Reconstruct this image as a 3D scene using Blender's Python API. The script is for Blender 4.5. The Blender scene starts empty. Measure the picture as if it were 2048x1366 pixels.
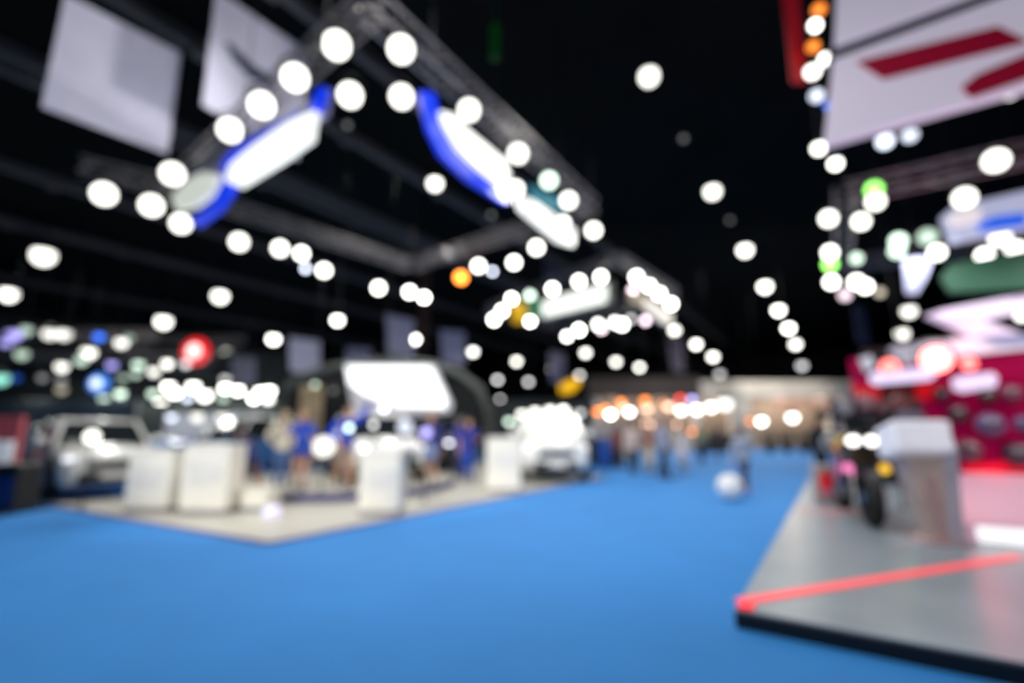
import bpy, bmesh, math, random
from mathutils import Vector, Matrix, Euler
random.seed(7)
C = bpy.context.scene.collection
SC = bpy.context.scene
# ------------------------------------------------------------------ camera model (photo is 2048 x 1366)
F = 960.0
PITCH = math.radians(10.45)
YAW = math.radians(33.7)
EYE = Vector((0, 0, 1.4))
HD = Vector((-math.sin(YAW), math.cos(YAW), 0))
RT = Vector((math.cos(YAW), math.sin(YAW), 0))
UP = Vector((0, 0, 1))
HEND = math.atan2(HD.y, HD.x)

def ray(px, py):
    a = (px - 1024) / F; b = (683 - py) / F
    f = math.cos(PITCH) - b * math.sin(PITCH); u = math.sin(PITCH) + b * math.cos(PITCH)
    return HD * f + RT * a + UP * u, f
def at_z(px, py, z=0.0):
    d, f = ray(px, py); return EYE + d * ((z - EYE.z) / d.z)
def at_d(px, py, D):
    d, f = ray(px, py); return EYE + d * (D / f)
def at_plane(px, py, p, n):
    d, f = ray(px, py); return EYE + d * ((p - EYE).dot(n) / d.dot(n))
def depth(p):
    v = p - EYE
    return v.dot(HD) * math.cos(PITCH) + v.z * math.sin(PITCH)
def m_per_px(p): return depth(p) / F
X = Vector((1, 0, 0)); Y = Vector((0, 1, 0))

# ------------------------------------------------------------------ materials
def lin(c):
    def f(v):
        v /= 255.0
        return v / 12.92 if v <= .04045 else ((v + .055) / 1.055) ** 2.4
    return (f(c[0]), f(c[1]), f(c[2]), 1.0)
_M = {}
def mat(name, rgb, rough=.5, metal=0.0, emit=0.0, ecol=None, spec=.5, noise=.06, scale=6.0, sheen=0.0, coat=0.0, alpha=1.0):
    if name in _M: return _M[name]
    m = bpy.data.materials.new(name); m.use_nodes = True
    nt = m.node_tree; b = nt.nodes['Principled BSDF']
    c = lin(rgb)
    b.inputs['Roughness'].default_value = rough
    b.inputs['Metallic'].default_value = metal
    b.inputs['Specular IOR Level'].default_value = spec
    if noise:
        tc = nt.nodes.new('ShaderNodeTexCoord'); n = nt.nodes.new('ShaderNodeTexNoise')
        n.inputs['Scale'].default_value = scale; n.inputs['Detail'].default_value = 4
        nt.links.new(tc.outputs['Object'], n.inputs['Vector'])
        r = nt.nodes.new('ShaderNodeValToRGB')
        r.color_ramp.elements[0].position = .3; r.color_ramp.elements[1].position = .7
        r.color_ramp.elements[0].color = (c[0]*(1-noise), c[1]*(1-noise), c[2]*(1-noise), 1)
        r.color_ramp.elements[1].color = (min(1, c[0]*(1+noise)), min(1, c[1]*(1+noise)), min(1, c[2]*(1+noise)), 1)
        nt.links.new(n.outputs['Fac'], r.inputs['Fac']); nt.links.new(r.outputs['Color'], b.inputs['Base Color'])
    else:
        b.inputs['Base Color'].default_value = c
    if sheen:
        b.inputs['Sheen Weight'].default_value = sheen; b.inputs['Sheen Roughness'].default_value = .3; b.inputs['Sheen Tint'].default_value = (.7, .85, 1, 1)
    if coat:
        b.inputs['Coat Weight'].default_value = coat; b.inputs['Coat Roughness'].default_value = .05
    if emit:
        b.inputs['Emission Color'].default_value = lin(ecol or rgb); b.inputs['Emission Strength'].default_value = emit
    _M[name] = m
    return m
def glow(rgb, s):
    s = round(s, 1 if s > 1 else 2)
    m = mat('glow_%d_%d_%d_%g' % (*rgb, s), (20, 20, 20), .4, emit=s, ecol=rgb, noise=0)
    return m

# ------------------------------------------------------------------ mesh builder
class MB:
    def __init__(s): s.v = []; s.f = []
    def add(s, vs, fs):
        o = len(s.v); s.v += [Vector(v) for v in vs]; s.f += [tuple(i + o for i in f) for f in fs]; return s
    def box(s, c, d, rz=0.0, bev=0.0, taper=1.0):
        c = Vector(c); hx, hy, hz = d[0]/2, d[1]/2, d[2]/2
        if bev <= 0: bev = min(hx, hy, hz) * .12
        R = Matrix.Rotation(rz, 3, 'Z'); vs = []
        rings = [(-hz, 1, bev), (-hz + bev, 1, 0), (hz - bev, taper, 0), (hz, taper, bev)]
        for z, t, ins in rings:
            ax, ay = hx * t - ins, hy * t - ins; k = bev if ins == 0 else bev * .5
            for x, y in ((ax-k, -ay), (ax, -ay+k), (ax, ay-k), (ax-k, ay), (-ax+k, ay), (-ax, ay-k), (-ax, -ay+k), (-ax+k, -ay)):
                vs.append(c + R @ Vector((x, y, z)))
        fs = [tuple(range(7, -1, -1)), tuple(range(24, 32))]
        for r in range(3):
            for i in range(8):
                j = (i + 1) % 8; fs.append((r*8+i, r*8+j, r*8+8+j, r*8+8+i))
        return s.add(vs, fs)
    def tube(s, pts, rad, n=8):
        pts = [Vector(p) for p in pts]
        if not hasattr(rad, '__len__'): rad = [rad] * len(pts)
        vs = []; fs = []
        prev = None
        for i, p in enumerate(pts):
            t = (pts[min(i+1, len(pts)-1)] - pts[max(i-1, 0)]).normalized()
            a = prev if prev else (Vector((0, 0, 1)) if abs(t.z) < .9 else Vector((1, 0, 0)))
            u = (a - t * a.dot(t)).normalized(); w = t.cross(u); prev = u
            for k in range(n):
                an = 2 * math.pi * k / n
                vs.append(p + (u * math.cos(an) + w * math.sin(an)) * rad[i])
        for i in range(len(pts) - 1):
            for k in range(n):
                j = (k + 1) % n; fs.append((i*n+k, i*n+j, i*n+n+j, i*n+n+k))
        fs.append(tuple(range(n-1, -1, -1))); fs.append(tuple(range(len(pts)*n-n, len(pts)*n)))
        return s.add(vs, fs)
    def lathe(s, prof, c=(0, 0, 0), n=20, axis='Z', sx=1.0, sy=1.0):
        c = Vector(c); vs = []; fs = []
        for r, z in prof:
            for k in range(n):
                a = 2*math.pi*k/n; x, y = r*math.cos(a)*sx, r*math.sin(a)*sy
                v = {'Z': (x, y, z), 'X': (z, x, y), 'Y': (y, z, x)}[axis]
                vs.append(c + Vector(v))
        for i in range(len(prof)-1):
            for k in range(n):
                j = (k+1) % n; fs.append((i*n+k, i*n+j, i*n+n+j, i*n+n+k))
        fs.append(tuple(range(n-1, -1, -1))); fs.append(tuple(range(len(prof)*n-n, len(prof)*n)))
        return s.add(vs, fs)
    def ball(s, c, r, n=14, m=9, sc=(1, 1, 1)):
        prof = [(max(1e-4, math.sin(math.pi*i/m)), -math.cos(math.pi*i/m)) for i in range(m+1)]
        o = len(s.v); s.lathe(prof, (0, 0, 0), n)
        for i in range(o, len(s.v)):
            v = s.v[i]; s.v[i] = Vector(c) + Vector((v.x*r*sc[0], v.y*r*sc[1], v.z*r*sc[2]))
        return s
    def prism(s, poly, nrm, th):
        """solid of a planar polygon (world points) with thickness th along nrm (centred)"""
        n = Vector(nrm).normalized() * th / 2; k = len(poly)
        vs = [Vector(p) - n for p in poly] + [Vector(p) + n for p in poly]
        fs = [tuple(range(k-1, -1, -1)), tuple(range(k, 2*k))] + [(i, (i+1) % k, k+(i+1) % k, k+i) for i in range(k)]
        return s.add(vs, fs)
    def build(s, name, m, parent=None, origin=None, smooth=False):
        me = bpy.data.meshes.new(name)
        o_ = Vector(origin) if origin is not None else Vector((0, 0, 0))
        me.from_pydata([tuple(v - o_) for v in s.v], [], s.f); me.update()
        bm = bmesh.new(); bm.from_mesh(me); bmesh.ops.recalc_face_normals(bm, faces=bm.faces)
        for f in bm.faces: f.smooth = smooth and len(f.verts) == 4
        bm.to_mesh(me); bm.free()
        if m: me.materials.append(m)
        o = bpy.data.objects.new(name, me); C.objects.link(o); o.location = o_
        if parent: o.parent = parent
        return o
def tag(o, label=None, cat=None, group=None, kind=None):
    if label: o['label'] = label
    if cat: o['category'] = cat
    if group: o['group'] = group
    if kind: o['kind'] = kind
    return o
def thing(name, label, cat, loc=(0, 0, 0), rz=0.0, group=None):
    o = bpy.data.objects.new(name, None); C.objects.link(o); o.location = loc; o.rotation_euler = (0, 0, rz)
    o.empty_display_size = .2
    return tag(o, label, cat, group)
def struct(name, mb, m): return tag(mb.build(name, m), kind='structure')

# ------------------------------------------------------------------ palette
WHITE = mat('white_laminate', (232, 228, 216), .35)
GREYMETAL = mat('truss_aluminium', (150, 146, 146), .4, .6, noise=.03)
DARKMETAL = mat('dark_metal', (30, 31, 34), .45, .5, noise=.03)
BLACK = mat('black_plastic', (14, 15, 17), .5, noise=.05)
RUBBER = mat('rubber', (16, 16, 17), .8)
GLASSDARK = mat('tinted_glass', (28, 34, 38), .06, spec=.8, noise=0)
CHROME = mat('chrome', (200, 200, 205), .12, 1.0, noise=0)
CARWHITE = mat('white_car_paint', (235, 236, 232), .25, coat=1.0, noise=.01)
CARBLUE = mat('blue_car_paint', (28, 92, 150), .25, coat=1.0, noise=.02)
CARBLACK = mat('black_car_paint', (10, 12, 12), .3, coat=.6, noise=.02)
CARCREAM = mat('cream_car_paint', (205, 198, 182), .3, coat=1.0, noise=.02)
NAVY = mat('navy_edge', (24, 24, 100), .5)
SKIN = mat('skin', (196, 150, 124), .5)

# ------------------------------------------------------------------ hall shell
XL, XR, YB, YF, ZC = -74.0, 34.0, -14.0, 96.0, 14.5
b = MB(); b.add([(XL, YB, 0), (XR, YB, 0), (XR, YF, 0), (XL, YF, 0), (XL, YB, -.3), (XR, YB, -.3), (XR, YF, -.3), (XL, YF, -.3)],
                [(0, 1, 2, 3), (7, 6, 5, 4), (0, 4, 5, 1), (1, 5, 6, 2), (2, 6, 7, 3), (3, 7, 4, 0)])
CARPET = mat('blue_carpet', (28, 121, 196), .88, spec=.6, noise=.05, scale=1.2)
struct('floor', b, CARPET)
CEIL = mat('ceiling_black', (17, 20, 20), 1.0, spec=.05, noise=.15, scale=.4)
b = MB(); b.box(((XL+XR)/2, (YB+YF)/2, ZC+.15), (XR-XL, YF-YB, .3)); struct('ceiling', b, CEIL)
WALLM = mat('wall_dark', (34, 36, 40), .9, noise=.1, scale=.5)
b = MB(); b.box((XL-.15, (YB+YF)/2, ZC/2), (.3, YF-YB, ZC)); struct('wall_left', b, WALLM)
b = MB(); b.box((XR+.15, (YB+YF)/2, ZC/2), (.3, YF-YB, ZC)); struct('wall_right', b, WALLM)
b = MB(); b.box(((XL+XR)/2, YF+.15, ZC/2), (XR-XL, .3, ZC)); struct('wall_far', b, WALLM)
b = MB(); b.box(((XL+XR)/2, YB-.15, ZC/2), (XR-XL, .3, ZC)); struct('wall_back', b, WALLM)
BEAM = mat('roof_beam_grey', (84, 82, 84), .7)
def lattice(mb, a, b_, w=.4, r=.03, step=None, n=6):
    a = Vector(a); b_ = Vector(b_); t = (b_-a).normalized()
    side = t.cross(UP)
    side = side.normalized() if side.length > .1 else X
    up = side.cross(t).normalized()
    ch = [(i*side + j*up) * w/2 for i, j in ((-1, -1), (1, -1), (1, 1), (-1, 1))]
    for c in ch: mb.tube([a+c, b_+c], r, n)
    L = (b_-a).length; k = max(2, int(round(L / (step or w*1.1))))
    for q in range(4):
        c0, c1 = ch[q], ch[(q+1) % 4]
        pts = [a + t*(L*i/k) + (c0 if i % 2 == 0 else c1) for i in range(k+1)]
        for p0, p1 in zip(pts[:-1], pts[1:]): mb.tube([p0, p1], r*.55, 4)
for i, (px, py) in enumerate([(300, 45), (60, 165), (140, 380), (30, 455), (500, 330), (880, 240), (60, 570)]):
    p = at_z(px, py, ZC-.45)
    mb = MB(); mb.box((p.x, (YB+YF)/2, ZC-.25), (.35, YF-YB-.2, .5))
    for yy in range(int(YB)+2, int(YF)-1, 6): mb.box((p.x, yy, ZC-.55), (.5, .5, .16))
    struct('trim_%d' % (i+1), mb, BEAM)

# ------------------------------------------------------------------ lamps
BLUR = 30.0
COL = dict(W=(255, 253, 244), C=(228, 236, 255), G=(214, 240, 220), O=(255, 140, 50), P=(255, 205, 180), B=(50, 110, 235),
           V=(180, 172, 255), Y=(240, 182, 10), R=(255, 40, 44), K=(244, 220, 232), L=(150, 255, 110), A=(205, 205, 205), T=(150, 235, 215), N=(200, 190, 170))
CNAME = dict(W='white', C='cool white', G='pale green', O='orange', P='peach', B='blue', V='violet', Y='yellow', R='red', K='pinkish', L='lime green', A='dim grey', T='turquoise', N='dim beige')
ORD = 'first second third fourth fifth sixth seventh eighth ninth tenth eleventh twelfth thirteenth fourteenth fifteenth'.split()
def lens_mesh(name):
    mb = MB(); mb.ball((0, 0, 0), 1.0, 16, 10); o = mb.build(name, None, smooth=True); me = o.data; bpy.data.objects.remove(o); return me
def raw_mesh(name, mb, m, smooth=False):
    o = mb.build(name, m, smooth=smooth); me = o.data; bpy.data.objects.remove(o); return me
LENS = lens_mesh('lens')
PEND_H = raw_mesh('housing', MB().lathe([(.98, .42), (1.06, .40), (1.0, .7), (.7, 1.05), (.3, 1.25), (.14, 1.6), (.02, 1.62)], n=16), DARKMETAL, True)
FLOOD_L = raw_mesh('lens', MB().lathe([(.02, 1.0), (.38, .93), (.7, .72), (.93, .38), (1.0, 0), (.97, -.12), (.02, -.14)], n=20), None, True)
FLOOD_H = raw_mesh('housing', MB().lathe([(1.0, -.08), (1.1, -.05), (1.1, -.3), (.85, -.75), (.5, -1.15), (.05, -1.2)], n=18), DARKMETAL, True)
FLOOD_B = raw_mesh('bracket', MB().tube([(-1.2, 0, -.4), (-1.2, .9, -.6), (-.5, 1.5, -.7), (.5, 1.5, -.7), (1.2, .9, -.6), (1.2, 0, -.4)], .1, 6), DARKMETAL)
LAMPS = []
def put(name, me, parent, m=None, loc=None, scale=None, rot=None):
    o = bpy.data.objects.new(name, me); C.objects.link(o); o.parent = parent
    if m is not None:
        if not me.materials: me.materials.append(m)
        o.material_slots[0].link = 'OBJECT'; o.material_slots[0].material = m
    if loc is not None: o.location = loc
    if scale is not None: o.scale = (scale,)*3
    if rot is not None: o.rotation_euler = rot
    return o
AIM = Vector((-2.0, 3.0, .5))
def lamp(kind, p, size, ck, val, label, group, hang=ZC):
    lp = max(7.5, size - 21.5)
    cov = min(1.0, (lp / BLUR) ** 2)
    if kind == 'flood': cov *= .8
    s = val / cov
    r = lp / 2 * m_per_px(p)
    gm = glow(COL[ck], s)
    if kind == 'flood':
        t = thing('truss_spotlight', label, 'spotlight', p, 0, group)
        q = (AIM - p).normalized().to_track_quat('Z', 'Y').to_euler()
        put('housing', FLOOD_H, t, None, (0, 0, 0), r, q); put('lens', FLOOD_L, t, gm, (0, 0, 0), r, q); put('bracket', FLOOD_B, t, None, (0, 0, 0), r, q)
    elif kind == 'stand':
        t = thing('stand_in_globe', label, 'standing lamp', (p.x, p.y, hang), 0, group); dz = p.z - hang  # added globe on a made-up pole, standing in for a bright disc
        put('lens', LENS, t, gm, (0, 0, dz), r)
        MB().tube([(0, 0, .012), (0, 0, dz - r*.95)], .012, 6).build('pole', DARKMETAL, t)
        MB().lathe([(.08, .001), (.08, .012), (.02, .02)], n=16).build('base', DARKMETAL, t)
    else:
        t = thing('pendant_lamp', label, 'pendant lamp', p, 0, group)
        put('housing', PEND_H, t, None, (0, 0, 0), r); put('lens', LENS, t, gm, (0, 0, 0), r)
        top = p.z + 1.5 * r
        if hang > top + .05:
            MB().tube([(0, 0, 1.5*r), (0, 0, hang - p.z)], max(.006, .05*r), 5).build('hanging_rod', DARKMETAL, t)
    if len(label.split()) > 15: print('LONG', label)
    LAMPS.append((t, p, ck, r, kind))
    return t
def clus(kind, where, items, z=None, D=None, noun='lamp', group=None, hang=ZC, dmax=72.0):
    """items: (px, py, size px, colour key, brightness); ordinals run outwards from the aisle, per colour"""
    items = sorted(items, key=lambda q: abs(q[0] - 1560))
    tot = {}
    for q in items: tot[q[3]] = tot.get(q[3], 0) + 1
    cnt = {}; out = []
    for q in items:
        px, py, size, ck = q[:4]; val = q[4] if len(q) > 4 else 3.2
        if z is not None:
            p = at_z(px, py, z)
            d, f = ray(px, py)
            if d.z <= .05 or (p-EYE).dot(HD) > dmax: p = at_d(px, py, dmax)
        else: p = at_d(px, py, D * (1 + .045 * (len(out) % 4) * (0 if kind == 'stand' else 1)))
        for _ in range(14):
            r0 = max(7.5, size - 21.5) / 2 * m_per_px(p); hit = False
            for _t, p2, _c, r2, k2 in LAMPS:
                h2 = math.hypot(p.x-p2.x, p.y-p2.y)
                if (p-p2).length < 1.7*(r0+r2) or (kind == 'pend' and k2 == 'pend' and h2 < 1.15*max(r0, r2) + .03): hit = True; break
            if not hit or kind == 'stand': break
            p = EYE + (p - EYE) * 1.025
        cnt[ck] = cnt.get(ck, 0) + 1
        lab = ('only %s %s %s' % (CNAME[ck], noun, where)) if tot[ck] == 1 else ('%s %s %s, %s from the aisle' % (CNAME[ck], noun, where, ORD[cnt[ck]-1]))
        out.append(lamp(kind, p, size, ck, val, lab, group or noun + 's ' + where, hang))
    return out
# --- the big square truss ring over the near booth
RZ = 8.0
CR = [at_z(735, 85, RZ), at_z(335, 420, RZ), at_z(820, 562, RZ), at_z(1185, 455, RZ)]
clus('flood', 'on the ring truss beam beside the lavender banners', [(590, 155, 68, 'W'), (523, 210, 66, 'W'), (460, 260, 62, 'W'), (345, 348, 60, 'W')], z=RZ+.1, noun='floodlight')
clus('flood', 'round the topmost corner of the ring truss', [(673, 90, 70, 'W'), (802, 98, 68, 'W'), (700, 190, 64, 'W'), (803, 193, 62, 'W')], z=RZ+.1, noun='floodlight')
clus('flood', 'on the ring truss beam beside the aisle', [(938, 220, 58, 'W'), (1036, 307, 54, 'W'), (1098, 361, 48, 'G'), (1137, 401, 48, 'W'), (1187, 461, 45, 'W'), (1031, 378, 48, 'W'), (1125, 447, 44, 'W')], z=RZ+.1, noun='floodlight')
clus('flood', 'at the ring truss corner over the stalls', [(208, 388, 60, 'W'), (303, 411, 58, 'W'), (362, 447, 54, 'W')], z=RZ, noun='floodlight')
clus('flood', 'on the ring truss back beam', [(478, 484, 50, 'W'), (560, 497, 46, 'W'), (603, 507, 42, 'W'), (648, 541, 42, 'W'), (757, 576, 40, 'W'), (819, 584, 38, 'W'), (848, 595, 36, 'W'), (611, 537, 32, 'C', .7)], z=RZ-.3, noun='floodlight')
clus('flood', 'on the ring truss end beam', [(922, 555, 42, 'O', 3.5), (957, 532, 40, 'W'), (1028, 525, 40, 'W'), (1073, 495, 43, 'W'), (985, 543, 29, 'C', .6)], z=RZ-.3, noun='floodlight')
# --- ceiling high bays
clus('pend', 'in the row over the aisle', [(1298, 153, 56, 'W'), (1425, 383, 48, 'W'), (1490, 500, 44, 'W'), (1530, 573, 41, 'W'), (1557, 620, 38, 'W'), (1577, 656, 37, 'W'), (1591, 688, 36, 'W', 1.6), (1604, 731, 35, 'A', .75)], z=12.0, noun='high-bay lamp')
clus('pend', 'in the ceiling over the stalls', [(87, 511, 58, 'W'), (18, 588, 48, 'W'), (327, 643, 46, 'W'), (440, 592, 46, 'W'), (547, 678, 39, 'W'), (452, 704, 37, 'W', 1.3), (521, 742, 35, 'A', 1.1), (675, 640, 38, 'W')], z=12.0, noun='high-bay lamp')
clus('pend', 'through the ring truss', [(870, 367, 46, 'W'), (695, 250, 32, 'A', .06), (983, 430, 28, 'A', .05)], z=12.0, noun='high-bay lamp')
clus('pend', 'unlit beside the aisle row', [(1367, 277, 32, 'A', .06), (1460, 440, 30, 'A', .04)], z=12.0, noun='high-bay lamp')
clus('pend', 'far above the bright screen', [(829, 678, 36, 'W'), (828, 728, 33, 'W', 1.3), (946, 703, 34, 'W', 1.4), (898, 768, 31, 'A', .9), (929, 787, 30, 'A', .4), (1000, 798, 30, 'A', .5), (995, 759, 31, 'A', .9), (1033, 722, 33, 'W', 1.2), (1057, 763, 31, 'A', .75)], z=12.0, noun='high-bay lamp')
clus('pend', 'far above the white van', [(1104, 737, 31, 'A', 1.0), (1159, 750, 31, 'A', .8), (1171, 705, 34, 'W', 1.3), (1190, 776, 30, 'A', .4), (1232, 723, 33, 'W', 1.2), (1279, 734, 32, 'W', 1.1), (1306, 766, 31, 'A', .45), (1349, 660, 36, 'W', 1.8), (1392, 688, 35, 'W', 1.8), (1426, 713, 35, 'W', 1.5), (1440, 748, 34, 'A', .6)], z=12.0, noun='high-bay lamp')
clus('pend', 'under the red booth slanted bars', [(1818, 622, 44, 'W', 1.8), (1804, 667, 42, 'W', 1.5), (2044, 631, 40, 'W', 1.6)], D=30, noun='high-bay lamp')
# --- second booth ring
SZ = 8.5
clus('flood', 'on the top edge of the second truss', [(988, 639, 36, 'W'), (1004, 622, 36, 'W'), (1023, 598, 36, 'W'), (1060, 591, 35, 'G', 1.2), (1105, 578, 37, 'W'), (1158, 563, 38, 'W'), (1202, 554, 38, 'W')], z=SZ, noun='small floodlight')
clus('flood', 'beside the tilted sign of the second truss', [(1273, 554, 39, 'W'), (1298, 572, 38, 'W'), (1319, 588, 38, 'W'), (1342, 608, 37, 'W'), (1266, 581, 34, 'K', 1.2)], z=SZ, noun='small floodlight')
clus('flood', 'along the back of the second truss', [(1060, 642, 35, 'W'), (1134, 673, 33, 'W', 1.7), (1158, 660, 36, 'W'), (1196, 649, 36, 'W', 1.7), (1203, 657, 34, 'K', 1.1), (1230, 645, 36, 'W', 1.7), (1244, 649, 37, 'W'), (1262, 638, 31, 'A', .4), (1291, 641, 33, 'K', .9)], z=SZ-.3, noun='small floodlight')
# --- lamps of the far left stalls
clus('pend', 'in the upper row above the stalls', [(28, 669, 46, 'V', 1.2), (12, 685, 38, 'V', .5), (53, 660, 40, 'G', .4), (100, 667, 44, 'W', 1.2), (129, 668, 44, 'W', 1.2), (44, 708, 42, 'G', .5), (198, 673, 38, 'B', .9), (243, 685, 41, 'W', 1.2), (259, 675, 36, 'G', .18)], D=27, noun='stall lamp')
clus('pend', 'in the middle row above the stalls', [(177, 705, 44, 'W', 2.0), (163, 720, 40, 'G', .6), (124, 733, 41, 'W', 1.1), (224, 730, 37, 'V', .5), (277, 729, 38, 'G', .8), (246, 755, 35, 'G', .2), (272, 748, 35, 'G', .3), (308, 743, 38, 'W', .9), (335, 727, 37, 'W', 1.3), (372, 727, 36, 'A', .8)], D=26, noun='stall lamp')
clus('pend', 'in the lowest row above the stalls', [(241, 787, 37, 'G', 1.0), (249, 802, 34, 'C', .25), (1, 757, 48, 'T', 1.1), (32, 755, 36, 'B', .14), (85, 755, 36, 'A', .12), (123, 760, 35, 'A', .16), (123, 779, 38, 'N', .32), (53, 810, 40, 'T', .3), (70, 826, 40, 'W', 1.0), (208, 797, 36, 'G', .6), (190, 820, 37, 'G', .6), (167, 811, 36, 'G', .18), (222, 817, 37, 'N', .4)], D=25, noun='stall lamp')
clus('pend', 'above the blue car roof', [(306, 787, 36, 'G', .7), (337, 773, 40, 'W'), (350, 785, 40, 'W'), (322, 805, 38, 'W', 1.8), (387, 773, 41, 'W'), (410, 790, 44, 'W'), (451, 758, 35, 'A', .6), (451, 776, 38, 'W'), (476, 780, 38, 'W'), (508, 796, 38, 'W'), (521, 783, 38, 'W'), (539, 781, 38, 'W'), (536, 797, 38, 'W', 1.6), (567, 776, 34, 'G', 1.1), (447, 796, 36, 'G', .4), (375, 795, 36, 'C', .8)], D=24, noun='stall lamp')
# --- glints on car glass at the near booth, put in as added globes
clus('pend', 'hanging under the grey arch', [(630, 769, 32, 'G', .3), (667, 780, 32, 'A', .06), (768, 816, 33, 'C', 1.0)], D=14.0, noun='made-up glint globe')
clus('stand', 'on a pole before the white compact car', [(698, 856, 33, 'G', .9), (747, 850, 32, 'A', .6)], D=9.98, noun='made-up glint globe', hang=.199)
clus('stand', 'on a pole before the pale blue skirt', [(853, 865, 40, 'V', .9), (810, 854, 50, 'C', 1.1)], D=9.7, noun='made-up glint globe', hang=.036)
# --- pavilion at the end of the aisle
clus('pend', 'under the dark pavilion band', [(1195, 822, 33, 'O', 1.0), (1210, 817, 32, 'O', .8), (1221, 828, 34, 'W'), (1242, 804, 34, 'O', 1.0), (1247, 815, 33, 'P', .8), (1259, 823, 34, 'W', 2.2), (1239, 848, 33, 'P', .9), (1252, 848, 32, 'P', .5), (1290, 800, 34, 'O', 1.0), (1294, 817, 36, 'P', 1.1), (1296, 848, 38, 'P', 1.1), (1331, 806, 36, 'O', .7), (1337, 812, 36, 'P', 1.1)], D=27.5, noun='lamp')
clus('pend', 'under the cream pavilion fascia', [(1360, 796, 30, 'R', .7), (1384, 798, 32, 'V', .7), (1362, 820, 36, 'W', 2.0), (1394, 818, 38, 'W', 2.4), (1422, 813, 38, 'W', 2.4), (1449, 806, 48, 'W', 2.2), (1384, 862, 31, 'O', .5), (1357, 848, 34, 'P', .7), (1500, 841, 33, 'O', .5), (1523, 842, 35, 'W', 2.4), (1585, 834, 38, 'W', 2.4)], D=27.5, noun='lamp')
clus('pend', 'in the row over the white van', [(1018, 842, 34, 'G', .8), (1044, 828, 36, 'W', 1.4), (1070, 823, 36, 'W', 1.4), (1100, 820, 37, 'W', 1.4), (1126, 819, 36, 'W', 1.6), (1161, 825, 34, 'A', .6), (1063, 848, 34, 'G', .9)], D=18.6, noun='lamp')  # lamp reflections in the windscreen, put in as added hanging lamps
# --- red booth lamps
RBD = 9.0
clus('pend', 'beside the narrow crimson banner', [(1638, 19, 44, 'O', 1.1), (1630, 51, 40, 'W'), (1626, 93, 42, 'O', 1.1), (1652, 118, 42, 'W'), (1625, 143, 46, 'W'), (1633, 191, 44, 'C', 1.3), (1656, 210, 34, 'B', .6)], D=8.0, noun='sign lamp')
clus('pend', 'under the huge white sign', [(1638, 296, 44, 'W'), (1671, 327, 42, 'W'), (1770, 282, 48, 'C', 2.4), (1820, 270, 46, 'C', 1.3), (2020, 182, 50, 'W'), (2036, 175, 50, 'W')], D=8.3, noun='sign lamp')
clus('flood', 'atop the red booth truss', [(1992, 321, 60, 'W'), (1748, 379, 50, 'L', 2.5), (1751, 403, 50, 'W'), (1929, 396, 56, 'W'), (1657, 437, 48, 'W'), (1722, 443, 48, 'W')], z=7.0, noun='floodlight')
clus('flood', 'low on the red booth truss', [(1797, 482, 48, 'G', 2.4), (1794, 502, 46, 'G', 1.8), (1855, 474, 52, 'G', 1.1), (1874, 505, 46, 'W'), (2000, 475, 52, 'W'), (1969, 511, 46, 'W'), (2031, 498, 48, 'W')], z=6.6, noun='floodlight')
clus('flood', 'on the red booth truss post', [(1660, 505, 44, 'W'), (1660, 529, 44, 'L', 2.2), (1713, 517, 40, 'G', .9), (1663, 564, 42, 'W'), (1713, 564, 44, 'W'), (1731, 573, 42, 'W'), (1690, 590, 40, 'K', .8), (1760, 585, 36, 'N', .4)], z=6.6, noun='floodlight')
# ------------------------------------------------------------------ trusses
def truss(name, label, segs, w, group=None, hangers=(), m=GREYMETAL, r=.03):
    o = Vector(segs[0][0]); t = thing(name, label, 'truss', o, 0, group)
    for a, b_ in segs:
        mb = MB(); lattice(mb, Vector(a)-o, Vector(b_)-o, w, r); mb.build('truss_section', m, t)
    for h in hangers:
        h = Vector(h); MB().tube([h-o+Vector((0, 0, w/2)), Vector((h.x-o.x, h.y-o.y, ZC-o.z))], .012, 5).build('hanging_cable', DARKMETAL, t)
    return t
dR = Vector((0, 0, .74))
R4 = [c + dR for c in CR]
ext = at_z(150, 380, RZ) + dR
truss('hanging_truss', 'large square aluminium ring truss hung over the near car booth', [(R4[0], R4[1]), (R4[1], R4[2]), (R4[2], R4[3]), (R4[3], R4[0]), (R4[1], ext)], .42, hangers=R4)
S2 = [at_z(975, 640, SZ), at_z(1235, 545, SZ), at_z(1350, 610, SZ), at_z(1120, 672, SZ)]
S2 = [p + Vector((0, 0, .7)) for p in S2]
truss('hanging_truss', 'smaller square ring truss hung above the white van booth', [(S2[i], S2[(i+1) % 4]) for i in range(4)], .45, hangers=S2)
# red booth truss: front beam runs along X
rb0 = at_z(1690, 387, 7.68); rb1 = Vector((rb0.x + 14, rb0.y, rb0.z)); rb2 = Vector((rb0.x, rb0.y + 7, rb0.z))
truss('hanging_truss', 'grey truss over the red booth with white sign below it', [(rb0, rb1), (rb0, rb2), (rb2, rb2 + Vector((14, 0, 0)))], .45, hangers=[rb0, rb0 + X*5, rb2])
# left stall trusses (dim grey bands behind the lamps)
for i, (p0, p1, D) in enumerate([((-60, 632), (300, 700), 33), ((-60, 690), (420, 735), 34.2), ((150, 655), (480, 700), 35.4)]):
    a, b_ = at_d(*p0, D), at_d(*p1, D)
    truss('hanging_truss', ['topmost grey truss over the stalls behind the violet lamps', 'lower grey truss over the stalls under the green lamps', 'grey truss over the stalls beside the red globe'][i], [(a, b_)], .55, 'trusses over the stalls', [a.lerp(b_, .3), a.lerp(b_, .8)], r=.06)
    tt = [o for o in C.objects if o.name.startswith('hanging_truss')][-1]; dd = b_ - a; mb = MB(); mb.box(dd/2 + HD*.5, (dd.length, .06, .75), math.atan2(dd.y, dd.x)); mb.build('fascia_board', mat('fascia_board', (118, 112, 112), .8), tt)
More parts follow.
